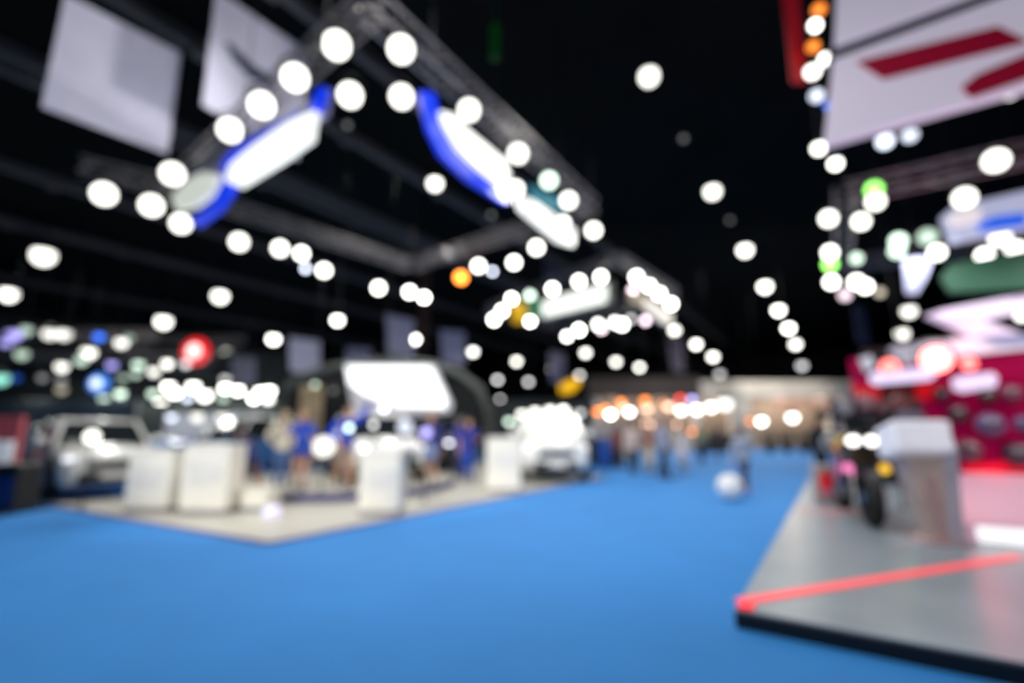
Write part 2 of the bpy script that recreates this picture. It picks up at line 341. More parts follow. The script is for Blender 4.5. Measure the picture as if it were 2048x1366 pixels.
# ------------------------------------------------------------------ hanging signs and banners
def flat(name, mb_poly_px, plane_p, n, th, m, parent=None, off=0.0, origin=None):
    n = Vector(n).normalized()
    pts = [at_plane(x, y, plane_p, n) + n*off for x, y in mb_poly_px]
    return MB().prism(pts, n, th).build(name, m, parent, None)
def sign(name, label, cat, plane_p, n, parts, hang=None, group=None):
    t = thing(name, label, cat, (0, 0, 0), 0, group)
    for nm, px, th, m, off in parts: flat(nm, px, plane_p, n, th, m, t, off)
    if hang:
        for x, y in hang:
            p = at_plane(x, y, plane_p, n)
            MB().tube([p, (p.x, p.y, ZC)], .01, 5).build('hanging_cable', DARKMETAL, t)
    return t
SIGNW = mat('sign_white_lit', (250, 252, 245), .4, emit=1.15, ecol=(250, 252, 244), noise=0)
SIGNW2 = mat('sign_white_soft', (240, 240, 232), .4, emit=.62, ecol=(245, 250, 236), noise=0)
SIGNB = mat('sign_blue_lit', (10, 50, 220), .4, emit=.75, ecol=(8, 60, 236), noise=0)
SIGNL = mat('sign_lavender_face', (196, 190, 214), .5)
TEAL = mat('sign_teal', (40, 130, 150), .5, emit=.25, ecol=(60, 150, 170))
def facing(n, p):  # make the normal point at the camera side
    n = Vector(n); return n if (EYE - p).dot(n) > 0 else -n
nR = (CR[3] - CR[0]).cross(UP).normalized(); nR = facing(nR, CR[0]); pR = CR[0] - nR*.35
sign('hanging_sign', 'white lit sign with blue swoosh along the beam beside the aisle', 'sign', pR, nR, [
    ('backing', [(838, 190), (1012, 320), (1018, 404), (1000, 398), (935, 350), (880, 300), (856, 250)], .06, SIGNL, -.05),
    ('swoosh', [(836, 186), (862, 190), (874, 250), (902, 300), (948, 345), (1006, 386), (1004, 408), (930, 362), (876, 312), (850, 260)], .1, SIGNB, .06),
    ('light_panel', [(874, 226), (900, 232), (930, 262), (1002, 322), (1014, 352), (1008, 384), (968, 352), (912, 298), (888, 258)], .08, SIGNW, .05)], hang=[(860, 190), (990, 300)])
sign('hanging_sign', 'smaller white lit sign with teal strip near the ring truss end', 'sign', pR, nR, [
    ('light_panel', [(1030, 392), (1062, 404), (1146, 462), (1142, 492), (1112, 484), (1036, 420)], .1, SIGNW, .05),
    ('strip', [(1058, 372), (1126, 408), (1122, 426), (1062, 400)], .1, TEAL, .05)], hang=[(1065, 380), (1120, 410)])
nL = (CR[1] - CR[0]).cross(UP).normalized(); nL = facing(nL, CR[0]); pL = CR[0] + nL*.62
sign('hanging_sign', 'long white lit sign with blue swoosh on the banner-side beam', 'sign', pL, nL, [
    ('backing', [(658, 176), (648, 228), (470, 318), (462, 366), (352, 402), (344, 372), (480, 276)], .06, SIGNL, -.06),
    ('swoosh', [(472, 305), (466, 340), (472, 386), (444, 424), (402, 454), (384, 446), (430, 412), (454, 366), (450, 330)], .1, SIGNB, .04),
    ('swoosh', [(658, 178), (650, 212), (628, 230), (642, 186)], .1, SIGNB, .04),
    ('edge_strip', [(600, 232), (604, 250), (480, 312), (478, 298)], .1, SIGNB, .02),
    ('light_panel', [(640, 228), (632, 284), (570, 328), (488, 377), (460, 364), (472, 332), (520, 294), (592, 246)], .1, SIGNW, .06),
    ('end_panel', [(442, 352), (446, 382), (400, 416), (364, 424), (352, 398), (380, 366), (414, 348)], .1, SIGNW2, .06)], hang=[(640, 190), (480, 285)])
# second ring signs
GREENP = mat('sign_green', (70, 150, 110), .5, emit=.18, ecol=(70, 160, 110))
YELP = mat('sign_yellow', (230, 180, 30), .5, emit=.6, ecol=(235, 180, 30))
p2 = at_z(1080, 610, 7.7); n2 = facing(((S2[1]-S2[0]).cross(UP)), p2)
sign('hanging_sign', 'bright white sign with green and yellow end on the second truss', 'sign', p2, n2, [
    ('light_panel', [(1088, 604), (1214, 570), (1212, 604), (1090, 634)], .15, SIGNW, .05),
    ('backing', [(1086, 598), (1222, 560), (1224, 606), (1086, 640)], .1, mat('sign_grey', (120, 126, 116), .5), -.1),
    ('end_panel', [(1056, 606), (1084, 600), (1084, 634), (1058, 638)], .15, GREENP, .05),
    ('corner_panel', [(1026, 610), (1054, 606), (1054, 644), (1030, 646)], .15, YELP, .05)], hang=[(1060, 606), (1210, 575)])
p3 = at_z(1300, 610, 7.7); n3 = facing(((S2[2]-S2[1]).cross(UP)), p3)
sign('hanging_sign', 'tilted cream white sign on the aisle side of second truss', 'sign', p3, n3, [
    ('light_panel', [(1284, 594), (1340, 630), (1338, 650), (1322, 644), (1286, 614)], .15, mat('sign_cream_lit', (245, 235, 220), .4, emit=.7, ecol=(245, 238, 225), noise=0), .05),
    ('backing', [(1254, 580), (1284, 592), (1286, 616), (1260, 604)], .1, mat('sign_beige', (190, 170, 140), .5, emit=.1), 0)], hang=[(1290, 600), (1335, 630)])
# large fabric banners
BANNER = mat('banner_fabric', (214, 212, 232), .8, noise=.05, scale=1.5)
BANINK = mat('banner_ink', (66, 70, 92), .8)
def banner(label, px, D, ink=None, group='large lavender banners', m=BANNER, n=None, hx=None):
    cx = sum(p[0] for p in px)/len(px); cy = sum(p[1] for p in px)/len(px)
    p = at_d(cx, cy, D); n = facing(n or X, p)
    parts = [('fabric', px, .02, m, 0)]
    if ink: parts.append(('printed_lettering', ink, .012, BANINK, .02))
    return sign('hanging_banner', label, 'banner', p, n, parts, hang=hx, group=group)
banner('blank lavender banner hanging in the upper corner above the stalls', [(130, -12), (362, 106), (336, 308), (82, 214)], 11.0, hx=[(300, 75), (180, 15)])
banner('lavender banner with dark lettering behind the ring truss floodlights', [(432, -20), (622, 108), (596, 320), (404, 210)], 12.2,
       ink=[(448, 84), (462, 88), (505, 130), (548, 158), (546, 176), (500, 156), (468, 122)], hx=[(470, 5), (590, 88)])
for lab, px, D in [
    ('narrow pale banner hanging directly above the bright screen', [(772, 628), (828, 640), (828, 714), (776, 708)], 30),
    ('narrow pale banner hanging beside the brown hanging post', [(880, 660), (930, 664), (930, 728), (884, 724)], 34),
    ('small pale banner hanging above the blonde head banner', [(578, 674), (640, 682), (640, 752), (580, 742)], 30),
    ('short pale banner hanging just behind the bright screen top', [(692, 694), (742, 698), (742, 738), (694, 734)], 38),
    ('faint pale banner hanging beside the red globe sign', [(462, 712), (512, 716), (510, 772), (464, 768)], 30),
    ('slim pale banner hanging above the yellow arrow sign', [(1098, 702), (1130, 710), (1128, 770), (1102, 764)], 44),
    ('faint grey banner hanging under the second truss tilted sign', [(1334, 668), (1366, 676), (1368, 746), (1344, 740)], 40),
    ('small grey banner hanging over the second truss lamps', [(1088, 530), (1118, 540), (1116, 572), (1090, 566)], 30),
    ('slim dark banner hanging beside the red booth roof', [(1706, 612), (1730, 616), (1740, 690), (1716, 686)], 26)]:
    dim = 'faint' in lab or 'dark' in lab or 'small grey' in lab
    banner(lab, px, D, group='small hanging banners', m=mat('banner_dim', (96, 96, 116), .8) if dim else mat('banner_pale', (176, 174, 200), .8, emit=.05), n=HD, hx=[(px[0][0]+8, px[0][1]+4), (px[1][0]-8, px[1][1]+2)])
mb = MB(); q = at_d(848, 650, 34); mb.box((q.x, q.y, (q.z - 1.8 + ZC)/2), (.55, .55, ZC - q.z + 1.8))
tag(mb.build('hanging_post', mat('post_brown', (70, 44, 38), .7)), 'dark brown hanging post beneath the ring truss far corner', 'post')
GREENL = mat('green_strip', (8, 72, 22), .5, emit=.09, ecol=(10, 120, 40))
q = at_d(990, 70, 10.5); mb = MB(); mb.box(q + Vector((0, 0, -.2)), (.15, .15, 1.0)); mb.tube([q, (q.x, q.y, ZC)], .01, 5)
tag(mb.build('hanging_strip', GREENL), 'faint green vertical light strip in the dark ceiling', 'light strip')
# globes: red, blue, yellow sign
def globe(label, px, py, D, rpx, rgb, s, core, hang=True):
    p = at_d(px, py, D); k = m_per_px(p); t = thing('hanging_globe_sign', label, 'sign', p)
    mb = MB(); mb.lathe([(rpx*k, -.12), (rpx*k*1.05, -.05), (rpx*k*1.05, .05), (rpx*k, .12)], axis='Y', n=28); o = mb.build('ring', glow(rgb, s), t); o.rotation_euler = (0, 0, YAW)
    mb = MB(); mb.lathe([(rpx*k*.55, -.02), (rpx*k*.5, .03), (.02, .05)], (0, -.16, 0), axis='Y', n=24); o = mb.build('face', glow(core, 2.0), t); o.rotation_euler = (0, 0, YAW)
    MB().tube([(0, 0, rpx*k), (0, 0, ZC - p.z)], .02, 5).build('hanging_cable', DARKMETAL, t)
globe('round red lit sign with white face above the stalls', 392, 703, 23.4, 25, (255, 40, 50), 1.3, (255, 235, 230))
globe('round blue lit sign with white face above the stalls', 198, 767, 23.0, 18, (60, 140, 250), 1.1, (225, 238, 255))
yp = at_d(1137, 772, 40)
sign('hanging_sign', 'small bright yellow arrow sign in the distance', 'sign', yp, facing(HD, yp), [
    ('panel', [(1118, 772), (1140, 760), (1160, 756), (1160, 768), (1146, 784), (1122, 788)], .2, mat('yellow_arrow', (240, 182, 12), .5, emit=.7, ecol=(240, 178, 8)), 0)], hang=[(1140, 760)])

# ------------------------------------------------------------------ near booth: floor, stage, screen, plinths
BOOTHF = mat('booth_floor_beige', (178, 176, 166), .4, noise=.03, scale=2)
P1, P2, P4 = at_z(540, 1083, .03), at_z(1212, 953, .03), at_z(95, 1007, .03)
P5 = P2 + (P4-P1)*1.0; P6 = P4 + Vector((1.0, 9.5, 0))
mb = MB(); mb.prism([P1 - Vector((0, 0, .018)), P2 - Vector((0, 0, .018)), P2 + Vector((-9.2, 4, -.018)), P6 - Vector((0, 0, .018)), P4 - Vector((0, 0, .018))], UP, .03)
bf = mb.build('booth_platform', BOOTHF); tag(bf, 'low beige raised floor of the car booth beside the aisle', 'platform')
edge = MB()
for a, b_ in ((P4, P1), (P1, P2)):
    d = (b_-a).normalized(); edge.box((a+b_)/2 + Vector((0, 0, -.012)) + d.cross(UP)*.03, ((b_-a).length, .05, .034), math.atan2(d.y, d.x))
edge.build('edge_trim', mat('edge_trim_pink', (150, 120, 150), .5), bf)
ST = at_z(690, 946, .03); SD = 12.4; ST = at_d(690, 900, SD); ST = Vector((ST.x, ST.y, .03)); SR = 2.75
t = thing('round_stage', 'round beige turntable stage with navy rim under white car', 'stage', ST)
MB().lathe([(SR, 0), (SR+.02, .02), (SR+.02, .13), (SR, .15)], n=64).build('rim', NAVY, t)
MB().lathe([(.02, .149), (SR-.04, .15), (SR-.05, .165), (.02, .166)], n=64).build('deck', mat('stage_deck', (184, 180, 168), .4), t)
ZST = .03 + .166
def plinth(label, px0, px1, ytop, ybase, z0=.034, depth_=.5, m=WHITE, panel=True):
    p = at_z((px0+px1)/2, ybase, z0); k = m_per_px(p)*.985
    w = (px1-px0)*k; h = (ybase-ytop)*k
    p2 = p + HD * depth_/2
    t = thing('display_plinth', label, 'plinth', (p2.x, p2.y, z0), math.radians(0) + YAW, 'white plinths of the car booth')
    MB().box((0, 0, .04), (w*.92, depth_*.9, .08)).build('kick_base', mat('kick_grey', (150, 150, 156), .5), t)
    MB().box((0, 0, (h+.08)/2), (w, depth_, h-.08), bev=.02).build('body', m, t)
    MB().box((0, 0, h+.015), (w+.03, depth_+.03, .03)).build('top', WHITE, t)
    if panel: MB().box((0, -depth_/2-.006, h*.62), (w*.7, .01, h*.3)).build('info_panel', mat('plinth_panel', (222, 219, 212), .3), t)
    return t
plinth('tall white plinth at the booth corner, before the white hatchback', 242, 334, 905, 1026)
plinth('tall white plinth standing before the blue car door', 352, 450, 893, 1030)
plinth('lone white plinth in front of the round stage', 714, 798, 908, 1032)
plinth('white plinth standing beside the white van bumper', 972, 1042, 878, 985)
plinth('low white bench block beside the round stage', 474, 534, 985, 1024, panel=False)
# bright screen
pS = at_d(790, 780, 15.7); nS = facing(HD, pS)
sign('led_screen', 'large bright white screen above the white car on stage', 'screen', pS, nS, [
    ('cabinet', [(688, 728), (868, 730), (904, 808), (898, 824), (800, 836), (708, 840)], .25, mat('screen_cabinet', (200, 202, 208), .4, emit=.12), -.15),
    ('display', [(694, 733), (862, 735), (893, 800), (890, 816), (800, 812), (740, 794), (700, 768)], .06, mat('screen_white', (255, 255, 255), .3, emit=1.3, noise=0), .06),
    ('lower_band', [(702, 770), (740, 796), (800, 814), (888, 818), (800, 832), (712, 836)], .05, mat('screen_grey', (170, 170, 178), .3, emit=.34, noise=0), .05)])
for dx in (722, 880):
    p = at_plane(dx, 800, pS - nS*.2, nS)
    MB().box((p.x, p.y, (p.z+.03)/2), (.12, .12, p.z-.03), YAW).build('post', DARKMETAL, bpy.data.objects['led_screen'])
mb = MB(); arc = [(566, 786), (580, 768), (608, 752), (650, 738), (700, 729), (780, 722), (860, 728), (920, 748), (960, 778), (978, 830)]
ap = at_d(780, 722, 16.6)
mb.tube([at_plane(x, y, ap, HD) for x, y in arc], .13, 10)
ca = thing('canopy_arch', 'curved grey-green arch framing the bright screen', 'arch', (0, 0, 0)); o = mb.build('arch_tube', mat('arch_grey', (84, 90, 86), .5), ca, smooth=True)
for x, y in (arc[0], arc[-1]):
    p = at_plane(x, y, ap, HD); MB().tube([(p.x, p.y, 0.036), p], .15, 10).build('arch_leg', mat('arch_dark', (44, 48, 46), .6), ca)
# tall beige banner stand and dark back panels
def panel(name, label, cat, px0, px1, ytop, D, m, z0=0.0, th=.15, group=None, legs=False):
    a, b_ = at_d(px0, 860, D), at_d(px1, 860, D); top = at_d((px0+px1)/2, ytop, D).z
    c = (a+b_)/2; t = thing(name, label, cat, (c.x, c.y, z0), YAW, group); w = (b_-a).length; h = top - z0
    MB().box((0, 0, h/2+.02), (w, th, h-.04)).build('board', m, t)
    MB().box((0, 0, .03), (w*1.02, th*1.8, .06)).build('foot', DARKMETAL, t)
    return t
panel('banner_stand', 'tall beige banner standing behind the people in blue', 'banner stand', 596, 640, 772, 17.6, mat('beige_banner', (186, 164, 130), .7, noise=.25, scale=2), z0=.034)
DP = mat('stall_dark_panel', (40, 46, 44), .8); GP = mat('stall_grey_panel', (92, 98, 98), .8)
panel('stall_partition', 'black partition behind the beige banner and screen', 'partition', 552, 742, 748, 18.6, mat('black_partition', (16, 17, 19), .8), z0=.035)
panel('stall_partition', 'dark partition behind the black vehicle beside the screen', 'partition', 826, 960, 762, 22.4, mat('black_partition', (16, 17, 19), .8), z0=.035)
panel('stall_partition', 'long grey partition behind the cream and white cars', 'partition', -40, 270, 800, 24, GP)
panel('stall_partition', 'dark grey partition behind the blue car roof', 'partition', 262, 556, 806, 25, DP)
panel('stall_partition', 'tall dim green-grey back wall of the stalls', 'partition', -120, 560, 706, 36, mat('stall_back', (52, 58, 56), .8))
panel('stall_partition', 'dim partition behind the white van glints', 'partition', 965, 1190, 800, 26, mat('stall_dim', (58, 62, 60), .8))
panel('display_board', 'slanted red and pink poster board at the frame edge', 'board', -40, 46, 832, 12.6, mat('red_poster', (196, 96, 104), .6, emit=.12))  # emission brightens the red board, which is no lamp
panel('display_board', 'teal poster board beside the red one', 'board', 50, 66, 850, 13.2, mat('teal_poster', (50, 96, 116), .6))
panel('display_board', 'white backlit board at the frame edge beside the carpet', 'board', -30, 30, 882, 10.4, mat('white_board', (220, 222, 226), .5, emit=.3))
panel('display_board', 'pale yellow lit board above the cream car', 'board', 66, 140, 850, 17.6, mat('yellow_board', (214, 202, 140), .5, emit=.25))
t = panel('display_cabinet', 'low black cabinet with a navy front by the carpet', 'cabinet', 24, 78, 926, 8.7, mat('black_cabinet', (8, 10, 14), .5), th=.5)
MB().box((0, -.262, .36), (.42, .02, .5)).build('front_panel', mat('navy_panel', (6, 40, 110), .5), t)

# ------------------------------------------------------------------ vehicles
def car(label, loc, heading, paint, L=4.6, W=1.86, H=1.72, hood=1.05, roofm=None, name='car', cat='car', van=False, grille=True, lamp_s=1.6, plate=True, glass=None):
    """local frame: +X is the car's nose"""
    t = thing(name, label, cat, loc, heading)
    h = L/2; w = W/2; belt = hood + .07
    st = [(h, .74, .46, hood*.78), (h-.07, .88, .32, hood*.9), (h-.35, .96, .26, hood*.98), (h*.45, 1.0, .24, hood+.04), (0, 1.0, .24, belt), (-h*.6, 1.0, .24, belt), (-h+.3, .97, .28, belt), (-h+.05, .9, .4, belt-.05), (-h, .8, .5, belt-.2)]
    vs = []; fs = []
    for x, kw, zb, zt in st:
        ww = w*kw; sec = [(-ww*.86, zb), (-ww*.98, zb+.1), (-ww, (zb+zt)/2), (-ww*.97, zt-.16), (-ww*.86, zt-.02), (-ww*.4, zt+.03), (ww*.4, zt+.03), (ww*.86, zt-.02), (ww*.97, zt-.16), (ww, (zb+zt)/2), (ww*.98, zb+.1), (ww*.86, zb)]
        vs += [(x, y, z) for y, z in sec]
    n = 12
    for i in range(len(st)-1):
        for k in range(n): j = (k+1) % n; fs.append((i*n+k, i*n+j, i*n+n+j, i*n+n+k))
    fs.append(tuple(range(n))); fs.append(tuple(range(len(st)*n-n, len(st)*n)))
    MB().add(vs, fs).build('body', paint, t, smooth=True)
    xb, xr = (h*.72, h*.5) if van else (h*.44, h*.14)     # windscreen base / roof front
    rb, rr = -h+.08, -h+(.2 if van else .55)               # rear base / roof rear
    zb, zr = belt-.02, H-.06; wb, wr = w*.9, w*.72
    def quad(nm, pts, m, th=.03):
        a, b_, c = Vector(pts[0]), Vector(pts[1]), Vector(pts[2]); MB().prism(pts, (b_-a).cross(c-a), th).build(nm, m, t)
    quad('windscreen', [(xb, -wb*.94, zb), (xb, wb*.94, zb), (xr, wr*.94, zr), (xr, -wr*.94, zr)], glass or GLASSDARK)
    quad('rear_window', [(rb, -wb*.94, zb), (rb, wb*.94, zb), (rr, wr*.94, zr), (rr, -wr*.94, zr)], GLASSDARK)
    for sg in (-1, 1):
        xs = [(xb-.06, rb+.06, xr-.04, rr+.04)]
        bx0, bx1, tx0, tx1 = xs[0]; N = 3
        for i in range(N):
            f0, f1 = i/N+.015, (i+1)/N-.015
            P = lambda f, lo: ((bx0+(bx1-bx0)*f) if lo else (tx0+(tx1-tx0)*f), sg*(wb if lo else wr), zb if lo else zr)
            quad('side_window', [P(f0, 1), P(f1, 1), P(f1, 0), P(f0, 0)], GLASSDARK)
        for i in range(N+1):
            f = i/N; MB().tube([(bx0+(bx1-bx0)*f, sg*wb, zb-.03), (tx0+(tx1-tx0)*f, sg*wr, zr+.02)], .05 if i in (0, N) else .035, 6).build('window_pillar', roofm or paint, t)
        MB().ball((xb-.25, sg*(w+.12), belt+.08), .13, 10, 6, (.55, .9, .7)).build('wing_mirror', roofm or paint, t, smooth=True)
        for i, f in enumerate((.28, .62)): MB().box((bx0+(bx1-bx0)*f, sg*(w*1.0), belt-.2), (.2, .04, .035)).build('door_handle', CHROME, t)
    ro = MB(); rs = []
    for x, z, k in ((xr+.03, zr, 1.02), (xr-.2, zr+.05, 1.0), ((xr+rr)/2, zr+.07, 1.0), (rr+.2, zr+.05, 1.0), (rr-.03, zr, 1.0)):
        rs.append([(x, -wr*k, z-.04), (x, -wr*.9*k, z+.01), (x, 0, z+.025), (x, wr*.9*k, z+.01), (x, wr*k, z-.04), (x, 0, z-.07)])
    ro.add([p for r_ in rs for p in r_], [(i*6+k, i*6+(k+1) % 6, i*6+6+(k+1) % 6, i*6+6+k) for i in range(4) for k in range(6)] + [tuple(range(6)), tuple(range(24, 30))])
    ro.build('roof', roofm or paint, t, smooth=True)
    wrad = .36
    for sx in (1, -1):
        for sg in (-1, 1):
            x = sx*h*.62; y = sg*(w-.1)
            MB().lathe([(wrad*1.16, -.012), (wrad*1.2, .012), (wrad, .03), (.02, .03)] if sg > 0 else [(wrad*1.16, .012), (wrad*1.2, -.012), (wrad, -.03), (.02, -.03)], (x, sg*w*.985, wrad+.08), 24, 'Y').build('wheel_arch', BLACK, t)
            ty = MB().lathe([(wrad*.62, -.12), (wrad*.94, -.12), (wrad, -.08), (wrad, .08), (wrad*.94, .12), (wrad*.62, .12)], (x, y+sg*.03, wrad), 24, 'Y').build('wheel', RUBBER, t, smooth=True)
            rm = MB(); rm.lathe([(wrad*.64, -.1), (wrad*.66, .1)], (x, y+sg*.04, wrad), 20, 'Y')
            for k in range(5):
                a = 2*math.pi*k/5; rm.box((x+math.cos(a)*wrad*.32, y+sg*.13, wrad+math.sin(a)*wrad*.32), (.07, .04, .07))
                rm.tube([(x, y+sg*.14, wrad), (x+math.cos(a)*wrad*.6, y+sg*.14, wrad+math.sin(a)*wrad*.6)], .035, 6)
            rm.build('rim', CHROME, ty)
    for sg in (-1, 1):
        MB().ball((h-.12, sg*w*.7, hood*.8), .17, 12, 7, (.55, 1.1, .5)).build('headlight', glow((245, 248, 255), lamp_s), t, smooth=True)
        MB().box((-h+.02, sg*w*.76, hood*.85), (.08, .2, .26)).build('tail_light', mat('tail_red', (150, 10, 16), .3), t)
    if grille:
        g = MB(); g.box((h-.02, 0, hood*.66), (.06, W*.5, .2)); gr = g.build('grille', mat('grille_grey', (70, 72, 78), .4, .4), t)
        bars = MB()
        for k in range(4): bars.box((h+.015, 0, hood*.66-.075+.05*k), (.03, W*.48, .014))
        bars.build('grille_bar', CHROME, gr)
    bp = MB(); bp.box((h-.02, 0, .42), (.12, W*.62, .2)); bp.build('bumper', BLACK, t)
    bp = MB(); bp.box((-h+.02, 0, .45), (.14, W*.8, .2)); bp.build('bumper', paint, t)
    if plate: MB().box((h+.05, 0, .46), (.015, .44, .11)).build('number_plate', mat('plate_white', (230, 230, 228), .4), t)
    return t
GLAREGLASS = mat('glare_windscreen', (206, 210, 204), .15, coat=1.0, noise=.02)  # pale colour paints lamp reflections into the van windscreen
def on(px, py, D, z): p = at_d(px, py, D); return Vector((p.x, p.y, z))
TOCAM = lambda p: math.atan2(-p.y, -p.x)
p = on(748, 900, 12.9, ZST+.004); car('white compact car on the round navy-rimmed stage', p, TOCAM(p) + .25, CARWHITE, L=3.9, W=1.82, H=1.6, hood=.98, lamp_s=2.5)
p = on(1092, 900, 15.4, .036); car('white high-roofed van facing the aisle beneath a row of made-up glints', p, TOCAM(p) + .12, CARWHITE, L=4.7, W=1.95, H=1.86, hood=1.12, name='van', cat='van', van=True, glass=GLAREGLASS)
p = on(462, 900, 14.6, .036); car('blue car with white roof and pillars behind two plinths', p, YAW + math.pi + .62, CARBLUE, L=4.4, W=1.84, H=1.74, hood=1.08, roofm=CARWHITE)
p = on(188, 900, 11.3, .036); car('white hatchback behind the corner plinth beside the stalls', p, TOCAM(p) + .2, CARWHITE, L=3.7, W=1.8, H=1.6, hood=1.0)
p = on(84, 900, 14.6, 0.002); car('cream car beneath the pale yellow board', p, TOCAM(p) + .7, CARCREAM, L=4.4, W=1.8, H=1.5, hood=.98)
p = on(886, 900, 18.6, .036); car('black off-road car with one lit headlight beside the screen', p, TOCAM(p) - .25, CARBLACK, L=4.5, W=1.9, H=1.85, hood=1.15, lamp_s=5.0)
# ------------------------------------------------------------------ red booth on the other side of the aisle
PZ = .13
q0 = at_z(1468, 1217, PZ)
DECK = mat('deck_grey_gloss', (134, 146, 157), .3, spec=.5, noise=.12, scale=1.5)
PW, PL = 11.0, 11.5
t = thing('booth_platform', 'black-sided platform with glossy grey deck under the motorbike', 'platform', (q0.x, q0.y, 0))
MB().box((PW/2, PL/2, (PZ-.02)/2), (PW, PL, PZ-.02), bev=.004).build('skirt', BLACK, t)
MB().box((PW/2, PL/2, PZ-.0095), (PW-.01, PL-.01, .018), bev=.003).build('deck', DECK, t)
a, b_ = at_z(1480, 1204, PZ), at_z(2040, 1113, PZ); d = (b_-a).normalized(); c = (a+b_)/2
REDL = mat('red_strip', (255, 92, 100), .5, emit=.38, ecol=(255, 70, 80), noise=0)
mb = MB(); mb.box(Vector((c.x-q0.x, c.y-q0.y, PZ+.004)), ((b_-a).length, .115, .008), math.atan2(d.y, d.x)); mb.build('light_strip', REDL, t)
e = MB(); e.box((.07, .07, PZ+.012), (.1, .1, .02)); e.build('corner_light', mat('red_corner', (240, 20, 40), .5, emit=.8, ecol=(250, 10, 40), noise=0), t)
a, b_ = at_z(1600, 1022, PZ), at_z(1730, 1026, PZ); d = (b_-a).normalized(); c = (a+b_)/2
mb = MB(); mb.box(Vector((c.x-q0.x, c.y-q0.y, PZ+.004)), ((b_-a).length, .3, .008), math.atan2(d.y, d.x)); mb.build('pink_inlay', mat('pink_inlay', (205, 150, 152), .5), t)
# red wall facing the camera (plane of constant Y)
wp = at_z(1985, 946, .3); WN = Vector((0, -1, 0))
REDW = mat('red_wall', (150, 0, 62), .75, spec=.15, emit=.2, ecol=(180, 0, 84), noise=.3, scale=.7)  # emission lifts the red; the wall itself is no lamp
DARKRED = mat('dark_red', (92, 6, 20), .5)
wx0 = at_plane(1722, 900, wp, Y).x; wz1 = at_plane(1900, 705, wp, Y).z; wx1 = q0.x + PW - .1
t = thing('booth_wall', 'bright red display wall with two white lightboxes', 'display wall', (wx0, wp.y, PZ))
W_ = wx1-wx0; H_ = wz1-PZ
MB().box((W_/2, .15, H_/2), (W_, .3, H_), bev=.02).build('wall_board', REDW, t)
o_ = Vector((wx0, wp.y, PZ))
def onwall(name, px, m, th=.1, off=.03, parent=t):
    pts = [at_plane(x, y, wp, Y) - o_ + Vector((0, -off, 0)) for x, y in px]
    return MB().prism(pts, Y, th).build(name, m, parent)
LBX = mat('lightbox_lavender', (226, 220, 250), .4, emit=.95, ecol=(224, 218, 250), noise=0)
onwall('lightbox', [(1738, 752), (1752, 744), (1868, 734), (1874, 748), (1860, 760), (1752, 770), (1740, 764)], LBX)
onwall('lightbox', [(1903, 760), (1920, 753), (1984, 746), (1994, 756), (1990, 774), (1962, 778), (1924, 785), (1906, 778)], LBX)
onwall('red_glow_strip', [(1928, 930), (2060, 922), (2060, 942), (1934, 948)], mat('red_led', (255, 0, 40), .4, emit=.8, ecol=(240, 0, 44), noise=0), .06)
onwall('red_panel', [(1700, 770), (1760, 774), (1880, 766), (1880, 800), (1720, 800)], mat('red_panel', (205, 8, 26), .4, emit=.35, ecol=(220, 0, 20), noise=.3, scale=1.5), .05, .02)
onwall('dark_red_panel', [(1760, 768), (1830, 764), (1830, 800), (1760, 800)], DARKRED, .05, .05)  # darker red panel set on the wall
onwall('dark_header', [(1722, 700), (1935, 684), (1935, 706), (1860, 714), (1722, 748)], mat('maroon_header', (40, 6, 14), .6), .2, .0)
# helmets and domes on the wall: round grey objects on short shelves
for i, (px, py, rp, c3, txt) in enumerate([(2024, 786, 17, (120, 70, 96), 'grey-pink helmet high on the red wall near the frame edge'), (1980, 850, 24, (96, 90, 134), 'lavender-grey helmet at the middle of the red wall'),
        (2048, 848, 17, (80, 76, 128), 'blue-grey helmet at the frame edge of the red wall'), (1936, 900, 22, (120, 86, 100), 'rosy grey helmet low on the wall behind the lectern'),
        (1882, 788, 14, (44, 16, 34), 'small black helmet under the gap of the lightboxes'), (1975, 790, 16, (52, 30, 32), 'dark brown helmet below the second lightbox'),
        (1916, 828, 19, (58, 20, 44), 'dark plum helmet at mid height of the red wall'), (2034, 908, 26, (50, 18, 52), 'dark purple helmet low on the wall by the frame edge')]):
    p = at_plane(px, py, wp - Y*.28, Y); r = rp*m_per_px(p)
    t2 = thing('shelf_helmet', txt, 'helmet', p, 0, 'helmets displayed on the red wall')
    mm = mat('helmet_%d' % i, c3, .3, coat=.5)
    MB().ball((0, 0, 0), r, 18, 12, (1.0, 1.0, .92)).build('shell', mm, t2, smooth=True)
    MB().ball((0, -r*.2, r*.02), r*.88, 16, 10, (.92, 1.0, .62)).build('visor', GLASSDARK, t2, smooth=True)
    MB().box((0, .1, -r*.98), (r*1.5, .3, .03)).build('bracket_shelf', DARKRED, t2)
# slanted white light bars (canopy) in front of the wall
CB = mat('bar_lavender', (216, 206, 230), .4, emit=.22, ecol=(214, 204, 232), noise=0); CB2 = mat('bar_cool', (205, 212, 224), .4, emit=.2, ecol=(206, 216, 228), noise=0)
cp = wp - Y*.8
t = thing('light_canopy', 'white slanted light bars forming the red booth roof edge', 'canopy', cp)
def bar(name, px, m, th=.18):
    MB().prism([at_plane(x, y, cp, Y) - cp for x, y in px], Y, th).build(name, m, t)
bar('light_bar', [(1848, 632), (1880, 622), (2110, 578), (2110, 612), (1960, 642), (1890, 650)], CB)
bar('light_bar', [(1850, 634), (1890, 644), (1960, 640), (2040, 668), (2110, 668), (2110, 690), (1990, 694), (1930, 668)], CB)
bar('light_bar', [(1776, 700), (1790, 692), (1930, 676), (2110, 664), (2110, 692), (1960, 708), (1800, 728)], CB2)
bar('end_bar', [(1718, 718), (1740, 710), (1752, 732), (1730, 744)], CB2)
